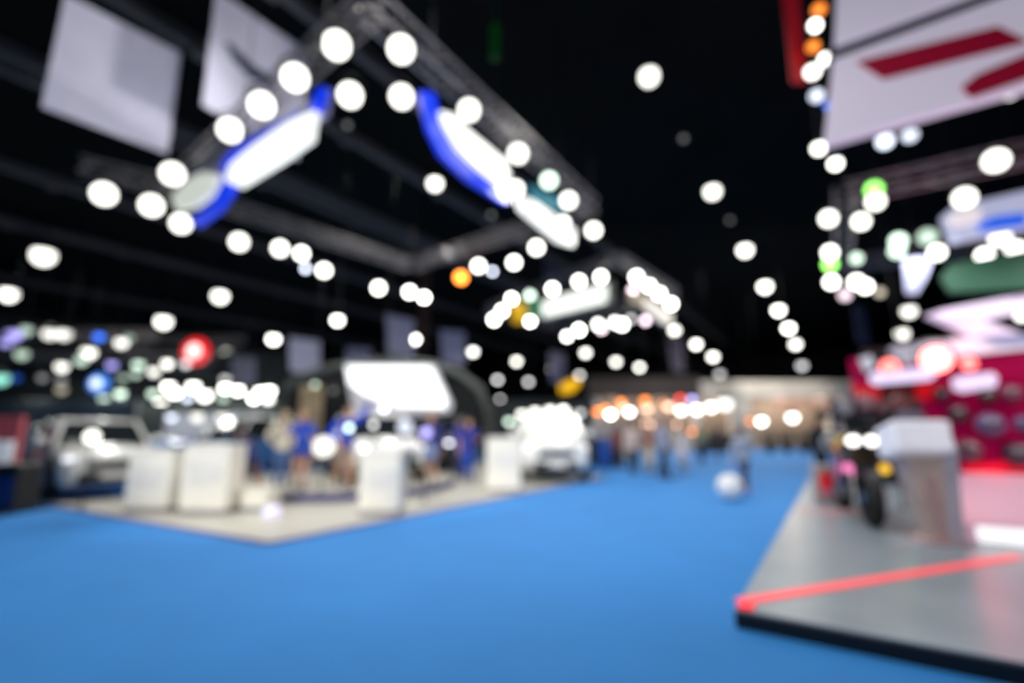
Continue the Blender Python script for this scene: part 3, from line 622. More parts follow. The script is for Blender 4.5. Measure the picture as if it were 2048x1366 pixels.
for x, y in ((1800, 690), (1960, 640)):
    p = at_plane(x, y, cp, Y); MB().tube([p - cp + Vector((0, .05, 0)), Vector((p.x-cp.x, .05, ZC-cp.z))], .015, 6).build('hanging_rod', DARKMETAL, t)
# red glowing lamps on the canopy
for px, py, rp, lab in ((1779, 734, 15, 'smaller red flood lamp over the first lightbox'), (1872, 719, 25, 'largest glaring red lamp above the red wall'), (1938, 727, 12, 'small red lamp beside the largest red lamp')):
    p = at_plane(px, py, cp - Y*.7, Y); r = rp*m_per_px(p)
    t2 = thing('stage_spotlight', lab, 'spotlight', p, 0, 'red lamps on the booth canopy')
    q = (AIM + X*5 - p).normalized().to_track_quat('Z', 'Y').to_euler()
    put('housing', FLOOD_H, t2, None, (0, 0, 0), r, q); put('lens', FLOOD_L, t2, glow((255, 112, 106), 9.0 if rp > 20 else 4.0), (0, 0, 0), r, q); put('bracket', FLOOD_B, t2, None, (0, 0, 0), r, q)
# raised glossy white dais
DAIS = mat('dais_white_red_cast', (238, 190, 214), .34, spec=.5, coat=.2, noise=.02)  # pink paints the red wall's reflection into the white surface
d0 = at_z(1930, 1082, PZ); dt = .19
d1 = at_z(1946, 952, PZ+dt)
t = thing('display_dais', 'raised glossy white dais before the red wall', 'dais', (0, 0, 0))
poly = [Vector((d0.x, d0.y, PZ)), Vector((q0.x+PW-.2, d0.y, PZ)), Vector((q0.x+PW-.2, wp.y-.14, PZ)), Vector((d1.x, wp.y-.14, PZ))]
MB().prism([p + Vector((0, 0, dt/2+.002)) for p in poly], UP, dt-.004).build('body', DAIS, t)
MB().box(((d0.x+q0.x+PW)/2, d0.y-.012, PZ+dt/2), (q0.x+PW-d0.x-.22, .02, dt*.92)).build('front_light', mat('dais_front', (250, 248, 252), .4, emit=.75, noise=0), t)
# lectern
lp_ = at_z(1872, 1084, PZ); k = m_per_px(lp_); hh = (1084-852)*k
BEIGEW = mat('lectern_beige', (184, 166, 160), .45, noise=.15, scale=3); LILAC = mat('lectern_lilac', (176, 172, 190), .4); BROWN = mat('lectern_brown', (176, 146, 152), .45)
t = thing('lectern', 'tall white-topped lectern with tapering beige stem', 'lectern', (lp_.x, lp_.y, PZ), YAW*.6)
def frus(name, x0, x1, y0, y1, zb, X0, X1, Y0, Y1, zt, m):
    MB().add([(x0, y0, zb), (x1, y0, zb), (x1, y1, zb), (x0, y1, zb), (X0, Y0, zt), (X1, Y0, zt), (X1, Y1, zt), (X0, Y1, zt)],
             [(3, 2, 1, 0), (4, 5, 6, 7), (0, 1, 5, 4), (1, 2, 6, 5), (2, 3, 7, 6), (3, 0, 4, 7)]).build(name, m, t)
frus('stem', -12*k, 14*k, -.1, .12, .03, -44*k, 20*k, -.16, .2, hh*.72, BEIGEW)
frus('stem_inset', 0*k, 12*k, -.115, -.1, .03, -16*k, 2*k, -.16, -.14, hh*.55, BROWN)
frus('side_fin', 14*k, 44*k, -.06, .16, .03, 20*k, 52*k, -.1, .22, hh*.78, LILAC)
MB().box((6*k, .03, .015), (74*k, .42, .03)).build('foot_plate', BROWN, t)
tp = MB(); tp.box((-14*k, 0, 0), (100*k, .5, 64*k), bev=.03); o = tp.build('desk_top', mat('lectern_white', (236, 236, 248), .35, emit=.16), t); o.location = (0, 0, hh*.86); o.rotation_euler = (math.radians(-14), 0, 0)  # emission brightens desk top and hood, neither is a lamp
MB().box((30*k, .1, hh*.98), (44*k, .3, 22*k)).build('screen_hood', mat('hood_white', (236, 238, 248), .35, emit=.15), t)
# small red sign box at the far platform corner
p = at_z(1644, 1004, PZ); k = m_per_px(p)
t = thing('sign_box', 'grey floor box with red panel on the platform edge', 'box', (p.x+.12, p.y, PZ), YAW*.5)
MB().box((0, 0, 37*k), (50*k, 30*k, 72*k), bev=.015).build('box_body', mat('sign_box_grey', (172, 160, 160), .5), t)
MB().box((0, -16*k, 38*k), (36*k, .015, 42*k)).build('red_panel', mat('sign_box_red', (232, 36, 44), .5, emit=.15, ecol=(240, 40, 50)), t)
# motorcycles
def motorbike(label, loc, heading, tank, fairing, accent, lamps=True, sc=1.0):
    t = thing('motorcycle', label, 'motorcycle', loc, heading); t.scale = (sc,)*3
    R = .31
    for x, nm in ((.68, 'front_wheel'), (-.68, 'rear_wheel')):
        ty = MB(); ring = [(R*.74, -.05), (R*.92, -.065), (R, -.02), (R, .02), (R*.92, .065), (R*.74, .05), (R*.74, -.05)]
        ty = ty.lathe(ring, (x, 0, R), 28, 'Y').build(nm, RUBBER, t, smooth=True)
        rm = MB()
        for k_ in range(6):
            a = math.pi*k_/3; rm.tube([(x, 0, R), (x+math.cos(a)*R*.76, 0, R+math.sin(a)*R*.76)], .016, 6)
        rm.lathe([(.05, -.07), (.05, .07)], (x, 0, R), 14, 'Y'); rm.build('spokes', CHROME, ty)
        MB().lathe([(.12, -.004), (.15, -.004), (.15, .004), (.12, .004)], (x, .085, R), 22, 'Y').build('brake_disc', GREYMETAL, ty)
    for sg in (-1, 1):
        MB().tube([(.68, sg*.11, R), (.42, sg*.11, .92)], [.032, .024], 8).build('fork', CHROME, t)
        hb = MB().tube([(.42, 0, .98), (.4, sg*.18, 1.02), (.3, sg*.36, 1.04)], .014, 8).build('handlebar', DARKMETAL, t)
        MB().tube([(.33, sg*.3, 1.035), (.27, sg*.42, 1.045)], .022, 8).build('grip', RUBBER, hb)
        MB().tube([(.42, sg*.2, 1.03), (.46, sg*.32, 1.2)], .008, 6).ball((.45, sg*.33, 1.23), .075, 12, 8, (.4, 1.1, .75)).build('mirror', DARKMETAL, t, smooth=True)
        MB().ball((.5, sg*.24, .84), .035, 10, 7, (1.3, .8, .8)).build('indicator', glow((255, 150, 60), .9), t, smooth=True)
        MB().tube([(-.68, sg*.09, R), (-.1, sg*.1, .4)], .03, 8).build('swingarm', DARKMETAL, t)
        MB().prism([(.5, sg*.17, .9), (.62, sg*.13, .72), (.45, sg*.17, .42), (.15, sg*.19, .36), (-.02, sg*.19, .55), (.2, sg*.18, .8)], Y, .05).build('fairing_panel', fairing, t)
        MB().prism([(.4, sg*.2, .72), (.5, sg*.18, .62), (.28, sg*.21, .44), (.16, sg*.21, .58)], Y, .03).build('accent_panel', accent, t)
        MB().tube([(.1, sg*.25, .3), (.0, sg*.32, .29)], .018, 6).build('foot_peg', CHROME, t)
    MB().ball((.2, 0, .84), .25, 16, 10, (1.25, .78, .72)).build('fuel_tank', tank, t, smooth=True)
    MB().prism([(.0, 0, .84), (-.3, 0, .78), (-.82, 0, .92), (-.86, 0, .86), (-.4, 0, .68), (.02, 0, .72)], Y, .26).build('seat', BLACK, t)
    MB().prism([(-.3, 0, .72), (-.95, 0, .88), (-.95, 0, .8), (-.4, 0, .6)], Y, .2).build('tail_cowl', fairing, t)
    MB().box((.05, 0, .46), (.42, .3, .3), bev=.05).lathe([(.1, -.19), (.12, -.16), (.12, .16), (.1, .19)], (.02, 0, .36), 16, 'Y').build('engine', GREYMETAL, t)
    MB().tube([(.25, .1, .36), (.0, .2, .22), (-.4, .22, .28), (-.85, .22, .46)], [.03, .035, .05, .06], 10).build('exhaust', CHROME, t, smooth=True)
    MB().prism([(.94, 0, .5), (.98, 0, .3), (.9, 0, .58), (.66, 0, .68), (.42, 0, .62), (.66, 0, .64), (.86, 0, .54)], Y, .14).build('front_fender', fairing, t)
    MB().ball((.56, 0, .9), .15, 14, 9, (.7, 1.15, .95)).build('nose_cowl', fairing, t, smooth=True)
    MB().prism([(.56, 0, 1.0), (.42, 0, 1.2), (.39, 0, 1.2), (.5, 0, 1.0)], Y, .26).build('windshield', GLASSDARK, t)
    if lamps:
        for sg, rgb in ((1, (250, 196, 60)), (-1, (250, 130, 190))): MB().ball((.66, sg*.17, .62), .05, 10, 7, (.7, 1, 1)).build('running_light', glow(rgb, 1.6), t, smooth=True)
    for sg in (-1, 1): MB().ball((.645, sg*.085, .92), .06, 12, 8, (.5, 1.1, .8)).build('headlight', glow((255, 250, 245), 4.5 if lamps else .6), t, smooth=True)
    MB().tube([(-.05, .08, .4), (-.08, .26, .01)], .014, 6).build('side_stand', DARKMETAL, t)
    return t
YEL = mat('bike_yellow', (206, 170, 20), .35, coat=.5); PNK = mat('bike_pink', (226, 110, 150), .35, coat=.5); PURP = mat('bike_indigo', (66, 62, 160), .35, coat=.4)
p = at_z(1716, 1034, PZ)
motorbike('black motorcycle with yellow and pink fairing and lit headlights', (p.x, p.y, PZ), math.atan2(-p.y, -p.x) + .2, YEL, mat('bike_black', (20, 20, 26), .3, coat=.5), PNK, True, 1.22)
p = at_z(1822, 962, PZ)
motorbike('dark parked motorcycle behind the lectern, near the red wall', (p.x+.1, p.y+.9, PZ), math.atan2(-p.y, -p.x) - .6, mat('bike_grey', (62, 64, 76), .3), mat('bike_black', (20, 20, 26), .3), PURP, False, 1.0)
# dark shelving with round silver lamps behind the bikes
t = panel('display_rack', 'dark display rack with pale discs behind the motorcycles', 'rack', 1668, 1846, 800, 11.9, mat('rack_dark', (38, 38, 46), .6), z0=0.0 if False else PZ)
for i, (px, py, rp, c3) in enumerate([(1740, 802, 15, (150, 116, 122)), (1697, 814, 15, (140, 144, 152)), (1732, 846, 15, (140, 134, 146)), (1702, 860, 16, (176, 164, 178)), (1670, 888, 18, (160, 164, 172)), (1812, 834, 17, (104, 108, 124)), (1842, 838, 16, (104, 104, 120)), (1780, 818, 15, (118, 80, 86)), (1812, 806, 17, (110, 70, 70))]):
    p = at_d(px, py, 11.6); r = rp*m_per_px(p); loc = t.matrix_world
    v = Matrix.Rotation(-YAW, 3, 'Z') @ (p - Vector(t.location))
    MB().lathe([(.01, -.07), (r*.9, -.07), (r, -.03), (r, .07), (.01, .07)], (v.x, -.16, v.z), 22, 'Y').build('round_disc', mat('disc_%d' % i, c3, .4, emit=.12), t)
clus('stand', 'on a pole beside the motorcycles', [(1786, 858, 42, 'L', 1.6), (1808, 871, 40, 'W', 1.7)], D=8.3, noun='made-up glint globe', hang=PZ+.002)  # bright headlamp discs put in as globes on added poles
# ------------------------------------------------------------------ big hanging sign
fp = at_z(1648, 292, 6.5)
SIGNF = mat('big_sign_white', (226, 214, 228), .5, emit=.42, ecol=(224, 214, 232), noise=.04, scale=.8)
CRIM = mat('sign_crimson', (176, 16, 54), .5, emit=.2, ecol=(170, 14, 52))  # emission brightens the bands beyond what the spots give
t = thing('hanging_sign', 'huge white hanging sign with crimson bands in the upper corner', 'sign', fp)
def fpoly(name, px, m, th, off):
    MB().prism([at_plane(x, y, fp, Y) - fp - Vector((0, off, 0)) for x, y in px], Y, th).build(name, m, t)
fpoly('lower_panel', [(1648, 292), (1666, 128), (2300, -104), (2300, 108)], SIGNF, .25, 0)
fpoly('upper_panel', [(1668, 96), (1684, -260), (2300, -380), (2300, -138)], SIGNF, .25, 0)
fpoly('gap_beam', [(1650, 130), (1660, 92), (2300, -144), (2300, -102)], mat('gap_dark', (44, 40, 60), .6), .15, -.1)
fpoly('crimson_band', [(1712, 134), (1990, 66), (2052, 96), (1764, 168)], CRIM, .04, .14)
fpoly('crimson_band', [(1918, 186), (1950, 160), (2100, 98), (2100, 150), (1938, 206)], CRIM, .04, .14)
for x in (.4, 4.0): MB().tube([(x, .05, 3.0), (x, .05, ZC-fp.z)], .015, 6).build('hanging_cable', DARKMETAL, t)
rp_ = at_d(1585, 60, 8.6)
sign('hanging_banner', 'narrow crimson vertical banner beside the huge white sign', 'banner', rp_, HD, [('fabric', [(1562, -40), (1594, -40), (1610, 166), (1584, 166)], .03, mat('crimson_fabric', (190, 4, 30), .7, emit=.12, ecol=(200, 0, 30)), 0)], hang=[(1578, -30)])
# blue-white fascia and green beam of the red booth truss
gp = at_z(1860, 490, 6.2)
sign('hanging_sign', 'pale lit fascia with a blue patch on the red booth truss', 'sign', gp, Vector((0, -1, 0)), [
    ('fascia', [(1880, 438), (1905, 416), (2100, 372), (2100, 452), (1900, 488)], .12, mat('fascia_pale', (196, 204, 232), .4, emit=.5, ecol=(206, 212, 240)), 0),
    ('warm_panel', [(1890, 440), (1915, 425), (1960, 418), (1956, 446), (1908, 456)], .1, mat('fascia_warm', (240, 228, 226), .4, emit=.75, ecol=(240, 230, 228)), .05),
    ('blue_patch', [(1952, 452), (1985, 436), (2050, 428), (2050, 452), (1960, 464)], .1, mat('fascia_blue', (20, 90, 230), .4, emit=.7, ecol=(30, 100, 235)), .05)], hang=[(1920, 420), (2040, 390)])
sign('hanging_beam', 'dark green lit beam under the red booth truss', 'beam', gp + Y*.6, Vector((0, -1, 0)), [
    ('green_face', [(1880, 556), (1900, 530), (2100, 490), (2100, 574), (1900, 586)], .2, mat('green_face', (34, 78, 58), .6, emit=.1, ecol=(40, 110, 80)), 0)], hang=[(1930, 530)])
sign('hanging_banner', 'bluish white pennant at the corner of the red booth truss', 'banner', gp, HD, [('fabric', [(1806, 520), (1868, 512), (1848, 562), (1832, 588), (1812, 586)], .04, mat('pennant', (170, 176, 206), .6, emit=.25, ecol=(180, 186, 220)), 0)], hang=[(1830, 520)])
# ------------------------------------------------------------------ pavilion at the aisle end
PD = 33.0
CREAM = mat('pavilion_cream', (226, 214, 196), .6, noise=.08, scale=.3)
def pav(name, px0, px1, y0, y1, D, th, m, parent):
    a, b_ = at_d(px0, (y0+y1)/2, D), at_d(px1, (y0+y1)/2, D); zt = at_d((px0+px1)/2, y0, D).z; zb = max(0.0, at_d((px0+px1)/2, y1, D).z)
    c = (a+b_)/2 - Vector(parent.location)
    return MB().box((c.x, c.y, (zt+zb)/2), ((b_-a).length, th, zt-zb), YAW).build(name, m, parent)
t = thing('exhibition_pavilion', 'cream fascia pavilion closing the far end of the aisle', 'pavilion', at_d(1500, 888, PD) * 1.0); t.location.z = 0
pav('fascia', 1396, 1720, 764, 797, PD, 1.0, CREAM, t)
pav('back_wall', 1180, 1720, 797, 905, PD+3, .3, mat('pavilion_wall', (120, 106, 92), .7, noise=.3, scale=.4), t)
for i, x in enumerate((1192, 1392, 1482, 1664)): pav('column', x-9 if x != 1482 else x-22, x+9 if x != 1482 else x+18, 797, 905, PD-.1, .5, CREAM, t)
pav('counter', 1390, 1480, 868, 905, PD-1.2, .8, mat('counter_dark', (44, 40, 34), .6), t)
pav('upper_band', 1176, 1396, 756, 797, PD, 1.0, mat('upper_band', (70, 60, 54), .7), t)
pav('poster', 1548, 1700, 800, 815, PD-.62, .06, mat('poster_orange', (226, 170, 140), .6), t)
for i, px in enumerate((1540, 1574, 1608, 1642)):
    p = at_d(px, 888, 30.5); t2 = thing('potted_shrub', 'dark green potted shrub, %s along the pavilion front' % ORD[i], 'plant', (p.x, p.y, 0), 0, 'shrubs at the pavilion')
    MB().lathe([(.22, 0), (.3, .45), (.32, .5), (.26, .5)], n=14).build('pot', BLACK, t2)
    mb = MB()
    for q in range(90):
        v = Vector((random.uniform(-.34, .34), random.uniform(-.34, .34), .95 + random.uniform(-.42, .42))); e_ = Euler((random.random()*3, random.random()*3, random.random()*6)).to_matrix()
        mb.add([v + e_ @ Vector(w) for w in ((-.1, 0, 0), (0, -.05, 0), (.12, 0, .02), (0, .05, 0))], [(0, 1, 2, 3)])
    mb.build('foliage', mat('foliage', (40, 58, 30), .7), t2); MB().tube([(0, 0, .45), (0, 0, 1.0)], .03, 6).build('stem', mat('stem_brown', (60, 44, 30), .8), t2)
panel('stall_counter', 'black stall counter with blue front beyond the white van', 'counter', 1178, 1240, 876, 20.0, mat('counter_black', (12, 13, 16), .6), th=.7)
t = panel('stall_counter', 'deep blue lit box on the stall behind the white van', 'box', 1196, 1218, 880, 18.6, mat('blue_box', (14, 70, 150), .5, emit=.1), th=.4)
panel('stall_partition', 'beige partition behind the people on the aisle edge', 'partition', 1180, 1262, 846, 24.0, mat('beige_partition', (170, 162, 154), .7))
# ------------------------------------------------------------------ people
def skin_mesh(chains, sub=1):
    """chains: list of (points, radii, parent_index or None): joined at shared first points; one evaluated skin surface"""
    me = bpy.data.meshes.new('tmp'); vs = []; es = []; rs = []; roots = []
    idx = {}
    for pts, rad, root in chains:
        prev = None
        for p, r in zip(pts, rad):
            key = tuple(round(c, 4) for c in p)
            if key not in idx:
                idx[key] = len(vs); vs.append(p); rs.append(r)
                if root and prev is None: roots.append(idx[key])
            k = idx[key]
            if prev is not None and prev != k: es.append((prev, k))
            prev = k
    me.from_pydata([tuple(v) for v in vs], es, [])
    o = bpy.data.objects.new('tmp', me); C.objects.link(o)
    sm = o.modifiers.new('s', 'SKIN'); sm.use_smooth_shade = True; sm.branch_smoothing = .4
    sv = me.skin_vertices[0].data
    for i, r in enumerate(rs):
        sv[i].radius = r if hasattr(r, '__len__') else (r, r); sv[i].use_root = i in roots
    su = o.modifiers.new('d', 'SUBSURF'); su.levels = sub; su.render_levels = sub
    dg = bpy.context.evaluated_depsgraph_get()
    out = bpy.data.meshes.new_from_object(o.evaluated_get(dg))
    bpy.data.objects.remove(o); bpy.data.meshes.remove(me)
    return out
def head_geo(mb, M, H):
    """skull with jaw, nose, ears in head space (+X face), M: placement"""
    n, m = 20, 14; vs = []; fs = []
    for i in range(m+1):
        th = math.pi*i/m
        for k in range(n):
            ph = 2*math.pi*k/n
            x, y, z = math.sin(th)*math.cos(ph), math.sin(th)*math.sin(ph), math.cos(th)
            jaw = 1 - .28*max(0, -z)
            px, py, pz = x*.059*jaw + (.012 if z < -.3 and x > 0 else 0), y*.049*jaw, z*.068
            if x > .75 and -.35 < z < .05: px += .010*(1 - abs(y)/.4) if abs(y) < .3 else 0          # nose
            if x > .7 and .05 < z < .3 and .2 < abs(y) < .5: px -= .006                                 # sockets
            if x > .8 and -.65 < z < -.45: px += .003                                                   # lips
            vs.append(M @ (Vector((px, py, pz)) * H))
    for i in range(m):
        for k in range(n): j = (k+1) % n; fs.append((i*n+k, i*n+j, i*n+n+j, i*n+n+k))
    mb.add(vs, fs)
    for sg in (-1, 1):
        mb.ball(M @ (Vector((-.004, sg*.05, -.004))*H), .014*H, 8, 6, (.8, .35, 1.2))
def person(label, loc, heading, H=1.7, top=(60, 60, 70), bottom=(30, 30, 36), hair=(30, 22, 18), lean=0.0, stride=.0, arms=('down', 'down'), sleeves='long', skirt=None, legs='trousers', longhair=False, shoes=(20, 20, 22), coat=False, head_turn=0.0, crouch=0.0, group=None, skin=SKIN):
    t = thing('person', label, 'person', loc, heading, group)
    V = lambda x, y, z: Vector((x*H, y*H, z*H))
    pz = .525 - crouch
    pel = V(0, 0, pz); RY = Matrix.Rotation(math.radians(lean), 3, 'Y')
    U = lambda x, y, z: pel + RY @ V(x, y, z - .525)
    r = lambda q: q*H
    spine = [pel, U(.004, 0, .62), U(.0, 0, .72), U(-.006, 0, .80), U(.004, 0, .85), U(.01, 0, .885)]
    srad = [(r(.072), r(.092)), (r(.062), r(.080)), (r(.066), r(.094)), (r(.048), r(.070)), r(.030), r(.030)]
    chains = [(spine, srad, True)]
    ank = []
    for sg, sx in ((1, stride), (-1, -stride)):
        hip = V(0, sg*.05, pz-.035); kn = V(sx*.45 + .02 + crouch*.9, sg*.056, pz*.53); an = V(sx - .01 - (0 if sx >= 0 else .02), sg*.058, .045 + (.03 if sx < 0 and stride else 0))
        toe = an + V(.085, 0, -.03); ank.append((an, toe))
        chains.append(([pel, hip, kn, an, toe], [srad[0], r(.056), r(.036), r(.023), r(.02)], False))
    hands = []; arm = []
    for sg, kind in ((1, arms[0]), (-1, arms[1])):
        sh = U(-.004, sg*.108, .795)
        D = {'down': (V(-.01, sg*.035, -.17), V(.03, sg*.005, -.15)), 'raise': (V(.09, sg*.07, .10), V(.06, sg*.02, .15)), 'forward': (V(.07, sg*.03, -.15), V(.14, -sg*.02, .02)),
             'hip': (V(-.03, sg*.09, -.14), V(.05, -sg*.07, -.09)), 'back': (V(-.08, sg*.03, -.15), V(.0, sg*.0, -.15)), 'reach': (V(.14, sg*.03, -.03), V(.14, sg*.01, .03))}[kind]
        el = sh + D[0]; wr = el + D[1]; dirh = D[1].normalized()
        chains.append(([spine[3], sh, el, wr], [srad[3], r(.034), r(.026), r(.0165)], False)); arm.append((sh, el, wr))
        hands.append((wr, dirh, sg))
        side = Vector((1, 0, 0)) if abs(dirh.x) < .7 else Vector((0, 0, 1))
        side = (side - dirh*side.dot(dirh)).normalized(); nrm = dirh.cross(side)
        pm = wr + dirh*r(.028); pe = wr + dirh*r(.05)
        chains.append(([wr, pm, pe], [r(.0165), (r(.013), r(.022)), (r(.010), r(.022))], False))
        for q, ln in ((-1.5, .036), (-.5, .042), (.5, .044), (1.5, .038)):
            b0 = pe + side*r(.009*q); c = nrm*r(.006)*sg
            chains.append(([b0 - dirh*r(.006), b0 + dirh*r(ln*.5), b0 + dirh*r(ln*.8) - c, b0 + dirh*r(ln) - c*2.2], [r(.0055), r(.005), r(.0046), r(.004)], True))
        tb = pm + side*r(.014)
        chains.append(([tb, tb + side*r(.012) + dirh*r(.012), tb + side*r(.016) + dirh*r(.03)], [r(.007), r(.006), r(.005)], True))
    me = skin_mesh(chains, 2)
    hm = MB(); hc = U(.022, 0, .932); HM = Matrix.Translation(hc) @ (RY.to_4x4() if lean < 40 else Matrix.Rotation(math.radians(lean*.6), 4, 'Y')) @ Matrix.Rotation(head_turn, 4, 'Z')
    head_geo(hm, HM, H)
    bm = bmesh.new(); bm.from_mesh(me); hv = [bm.verts.new(v) for v in hm.v]
    for f in hm.f:
        try: nf = bm.faces.new([hv[i] for i in f])
        except ValueError: continue
        nf.smooth = True
    bm.to_mesh(me); bm.free(); me.name = 'body'; me.materials.clear(); me.materials.append(skin)
    bo = bpy.data.objects.new('body', me); C.objects.link(bo); bo.parent = t
    ey = MB()
    for sg in (-1, 1): ey.ball(HM @ (Vector((.054, sg*.018, .008))*H), .0075*H, 8, 6)
    ey.build('eyes', mat('eye_dark', (30, 26, 26), .2), bo)
    bones = [('torso', spine[i], spine[i+1]) for i in range(3)] + [('collar', spine[3], spine[4]), ('neck', spine[4], spine[5]), ('neck', spine[5], HM @ Vector((0, 0, .07*H)))]
    for sh, el, wr in arm:
        bones += [('torso', spine[3], sh), ('upper', sh, el), ('fore', el, el.lerp(wr, .95)), ('hand', wr, wr + (wr-el)*.6)]
    for sg, (an, toe) in zip((1, -1), ank):
        sx = stride if sg > 0 else -stride
        hip = V(0, sg*.05, pz-.035); kn = V(sx*.45 + .02 + crouch*.9, sg*.056, pz*.53)
        bones += [('seat', pel.lerp(hip, .5), hip), ('thigh', hip, kn), ('shin', kn, an.lerp(kn, .04)), ('foot', an, toe)]
    def region(v):
        best = None
        for nm, a_, b_ in bones:
            ab = b_ - a_; f_ = max(0, min(1, (v - a_).dot(ab) / max(1e-9, ab.length_squared))); d_ = (v - a_ - ab*f_).length
            if best is None or d_ < best[0]: best = (d_, nm, f_)
        return best
    reg = [region(v.co) for v in me.vertices]
    def cloth(name, test, rgb, off):
        keep = [test(q[1], q[2]) for q in reg]; bm = bmesh.new(); mp = {}
        for f in me.polygons:
            if sum(keep[i] for i in f.vertices) * 2 >= len(f.vertices):
                for i in f.vertices:
                    if i not in mp: mp[i] = bm.verts.new(me.vertices[i].co + me.vertices[i].normal * off * H)
                try: bm.faces.new([mp[i] for i in f.vertices]).smooth = True
                except ValueError: pass
        bmesh.ops.smooth_vert(bm, verts=bm.verts, factor=.3, use_axis_x=True, use_axis_y=True, use_axis_z=True)
        m2 = bpy.data.meshes.new(name); bm.to_mesh(m2); bm.free()
        m2.materials.append(mat('cloth_%d_%d_%d' % tuple(rgb), rgb, .8, scale=14, noise=.1))
        o = bpy.data.objects.new(name, m2); C.objects.link(o); o.parent = t; return o
    topset = {'torso': 1, 'collar': .55, 'upper': 1 if sleeves == 'long' else .75, 'seat': 1}
    if sleeves == 'long': topset['fore'] = .97
    cloth('jacket' if sleeves == 'long' else 'shirt', lambda nm, f_: nm in topset and f_ <= topset[nm], top, .016)
    if skirt:
        rgb, zlen = skirt; sk = MB(); sk.lathe([(r(.082), r(.09)), (r(.1), 0), (r(.108), -r(zlen*.5)), (r(.125), -r(zlen)), (r(.118), -r(zlen))], (0, 0, pel.z), 22, sx=.86)
        sk.build('skirt', mat('cloth_%d_%d_%d' % tuple(rgb), rgb, .8, scale=14, noise=.1), t, smooth=True)
    elif legs in ('trousers', 'shorts'):
        bs = {'seat': 1, 'thigh': 1 if legs == 'trousers' else .7}
        if legs == 'trousers': bs['shin'] = 1
        cloth('trousers' if legs == 'trousers' else 'shorts', lambda nm, f_: (nm in bs and f_ <= bs[nm]) or (nm == 'torso' and f_ < .15), bottom, .012)
    for an, toe in ank:
        s_ = MB(); c = (an + toe)/2 + V(.005, 0, -.006); s_.ball((c.x, c.y, max(c.z - .3*.026*H, an.z - .019*H)), .06*H, 12, 8, (1.15, .5, .45)); s_.build('shoe', mat('shoe_%d_%d_%d' % tuple(shoes), shoes, .5), t, smooth=True)
    hr = MB(); o0 = len(hr.v); hr.ball((0, 0, 0), 1.0, 18, 12)
    for i in range(o0, len(hr.v)):
        v = hr.v[i]; x, y, z = v
        k = 1.0 if (z > .32 or x < .05) else .80
        hr.v[i] = HM @ (Vector((x*.066*k - .006, y*.055*k, z*.074*k + .006))*H)
    if longhair:
        pts = [HM @ (Vector((-.035, 0, .02))*H), HM @ (Vector((-.06, 0, -.06))*H), HM @ (Vector((-.075, 0, -.16))*H), HM @ (Vector((-.07, 0, -.26))*H)]
        hr.tube(pts, [r(.045), r(.05), r(.045), r(.02)], 12)
    hr.build('hair', mat('hair_%d_%d_%d' % tuple(hair), hair, .6, noise=.25, scale=30), bo, smooth=True)
    return t
def at_feet(px, D, z=0.0): p = at_d(px, 900, D); return Vector((p.x, p.y, z))
TW = math.pi
BF = .033
pp = at_feet(508, 9.25, BF); person('person bending forward in a navy top and rosy brown shorts', pp, YAW + 2.6, 1.52, (20, 30, 84), (112, 92, 90), (60, 44, 40), lean=38, stride=.14, arms=('forward', 'reach'), legs='shorts', sleeves='short', group=None)
pp = at_feet(566, 10.9, ZST+.006); person('long-haired person in a cream top and blue denim trousers', pp, YAW + 1.9, 1.62, (206, 198, 180), (70, 100, 150), (150, 130, 104), longhair=True, arms=('hip', 'down'))
pp = at_feet(603, 10.1, ZST+.006); person('person in a bright blue shirt standing at the stage edge', pp, YAW - 1.2, 1.60, (4, 62, 176), (180, 158, 140), (120, 96, 70), longhair=True, arms=('down', 'forward'), skirt=((30, 60, 150), .10), sleeves='short', stride=.05)
pp = at_feet(690, 10.3, ZST+.006); person('person in a royal blue jacket raising an arm to the screen', pp, YAW - .9, 1.72, (4, 58, 190), (170, 148, 134), (44, 30, 24), lean=8, arms=('raise', 'hip'), legs='shorts', stride=.08)
pp = at_feet(862, 11.3, ZST+.006); person('person in a navy top and pale blue skirt beside the white car', pp, YAW - 1.5, 1.60, (38, 40, 108), (120, 130, 170), (120, 60, 44), skirt=((120, 136, 176), .20), arms=('down', 'hip'))
pp = at_feet(936, 13.6, BF); person('person in a blue shirt and bright blue trousers near the van', pp, YAW - 1.2, 1.68, (46, 52, 150), (10, 70, 176), (40, 34, 36), arms=('forward', 'down'), sleeves='short')
pp = at_feet(916, 15.0, BF); person('person in a violet-blue jacket before the dark partition', pp, YAW + .6, 1.74, (62, 66, 150), (40, 44, 90), (90, 90, 100), arms=('down', 'down'))
pp = at_feet(1266, 15.8); person('person in a beige-pink blouse and black trousers on the aisle edge', pp, YAW + 1.2, 1.66, (204, 184, 174), (16, 16, 20), (90, 60, 50), arms=('down', 'forward'), stride=.06)
pp = at_feet(1326, 14.2); person('person in a grey-blue jacket and black trousers at the aisle edge', pp, YAW + .2, 1.74, (150, 156, 176), (14, 16, 24), (96, 80, 110), stride=.1)
pp = at_feet(1298, 16.2); person('person in a long sand-coloured skirt among the aisle crowd', pp, YAW + 2.2, 1.58, (170, 116, 104), (200, 180, 150), (60, 40, 34), skirt=((206, 186, 152), .36))
pp = at_feet(1364, 16.6); person('person in a pale grey-pink dress at the edge of the crowd', pp, YAW + 1.0, 1.62, (212, 208, 202), (206, 204, 204), (150, 110, 84), skirt=((208, 202, 204), .34), longhair=True)
pp = at_feet(1404, 21.5); person('distant person in an olive green top', pp, YAW + 2.0, 1.66, (160, 166, 130), (40, 40, 80), (40, 34, 30))
pp = at_feet(1436, 22.5); person('distant person in dark clothes beside the pavilion column', pp, YAW + 2.8, 1.72, (40, 44, 52), (24, 26, 30), (24, 20, 18))
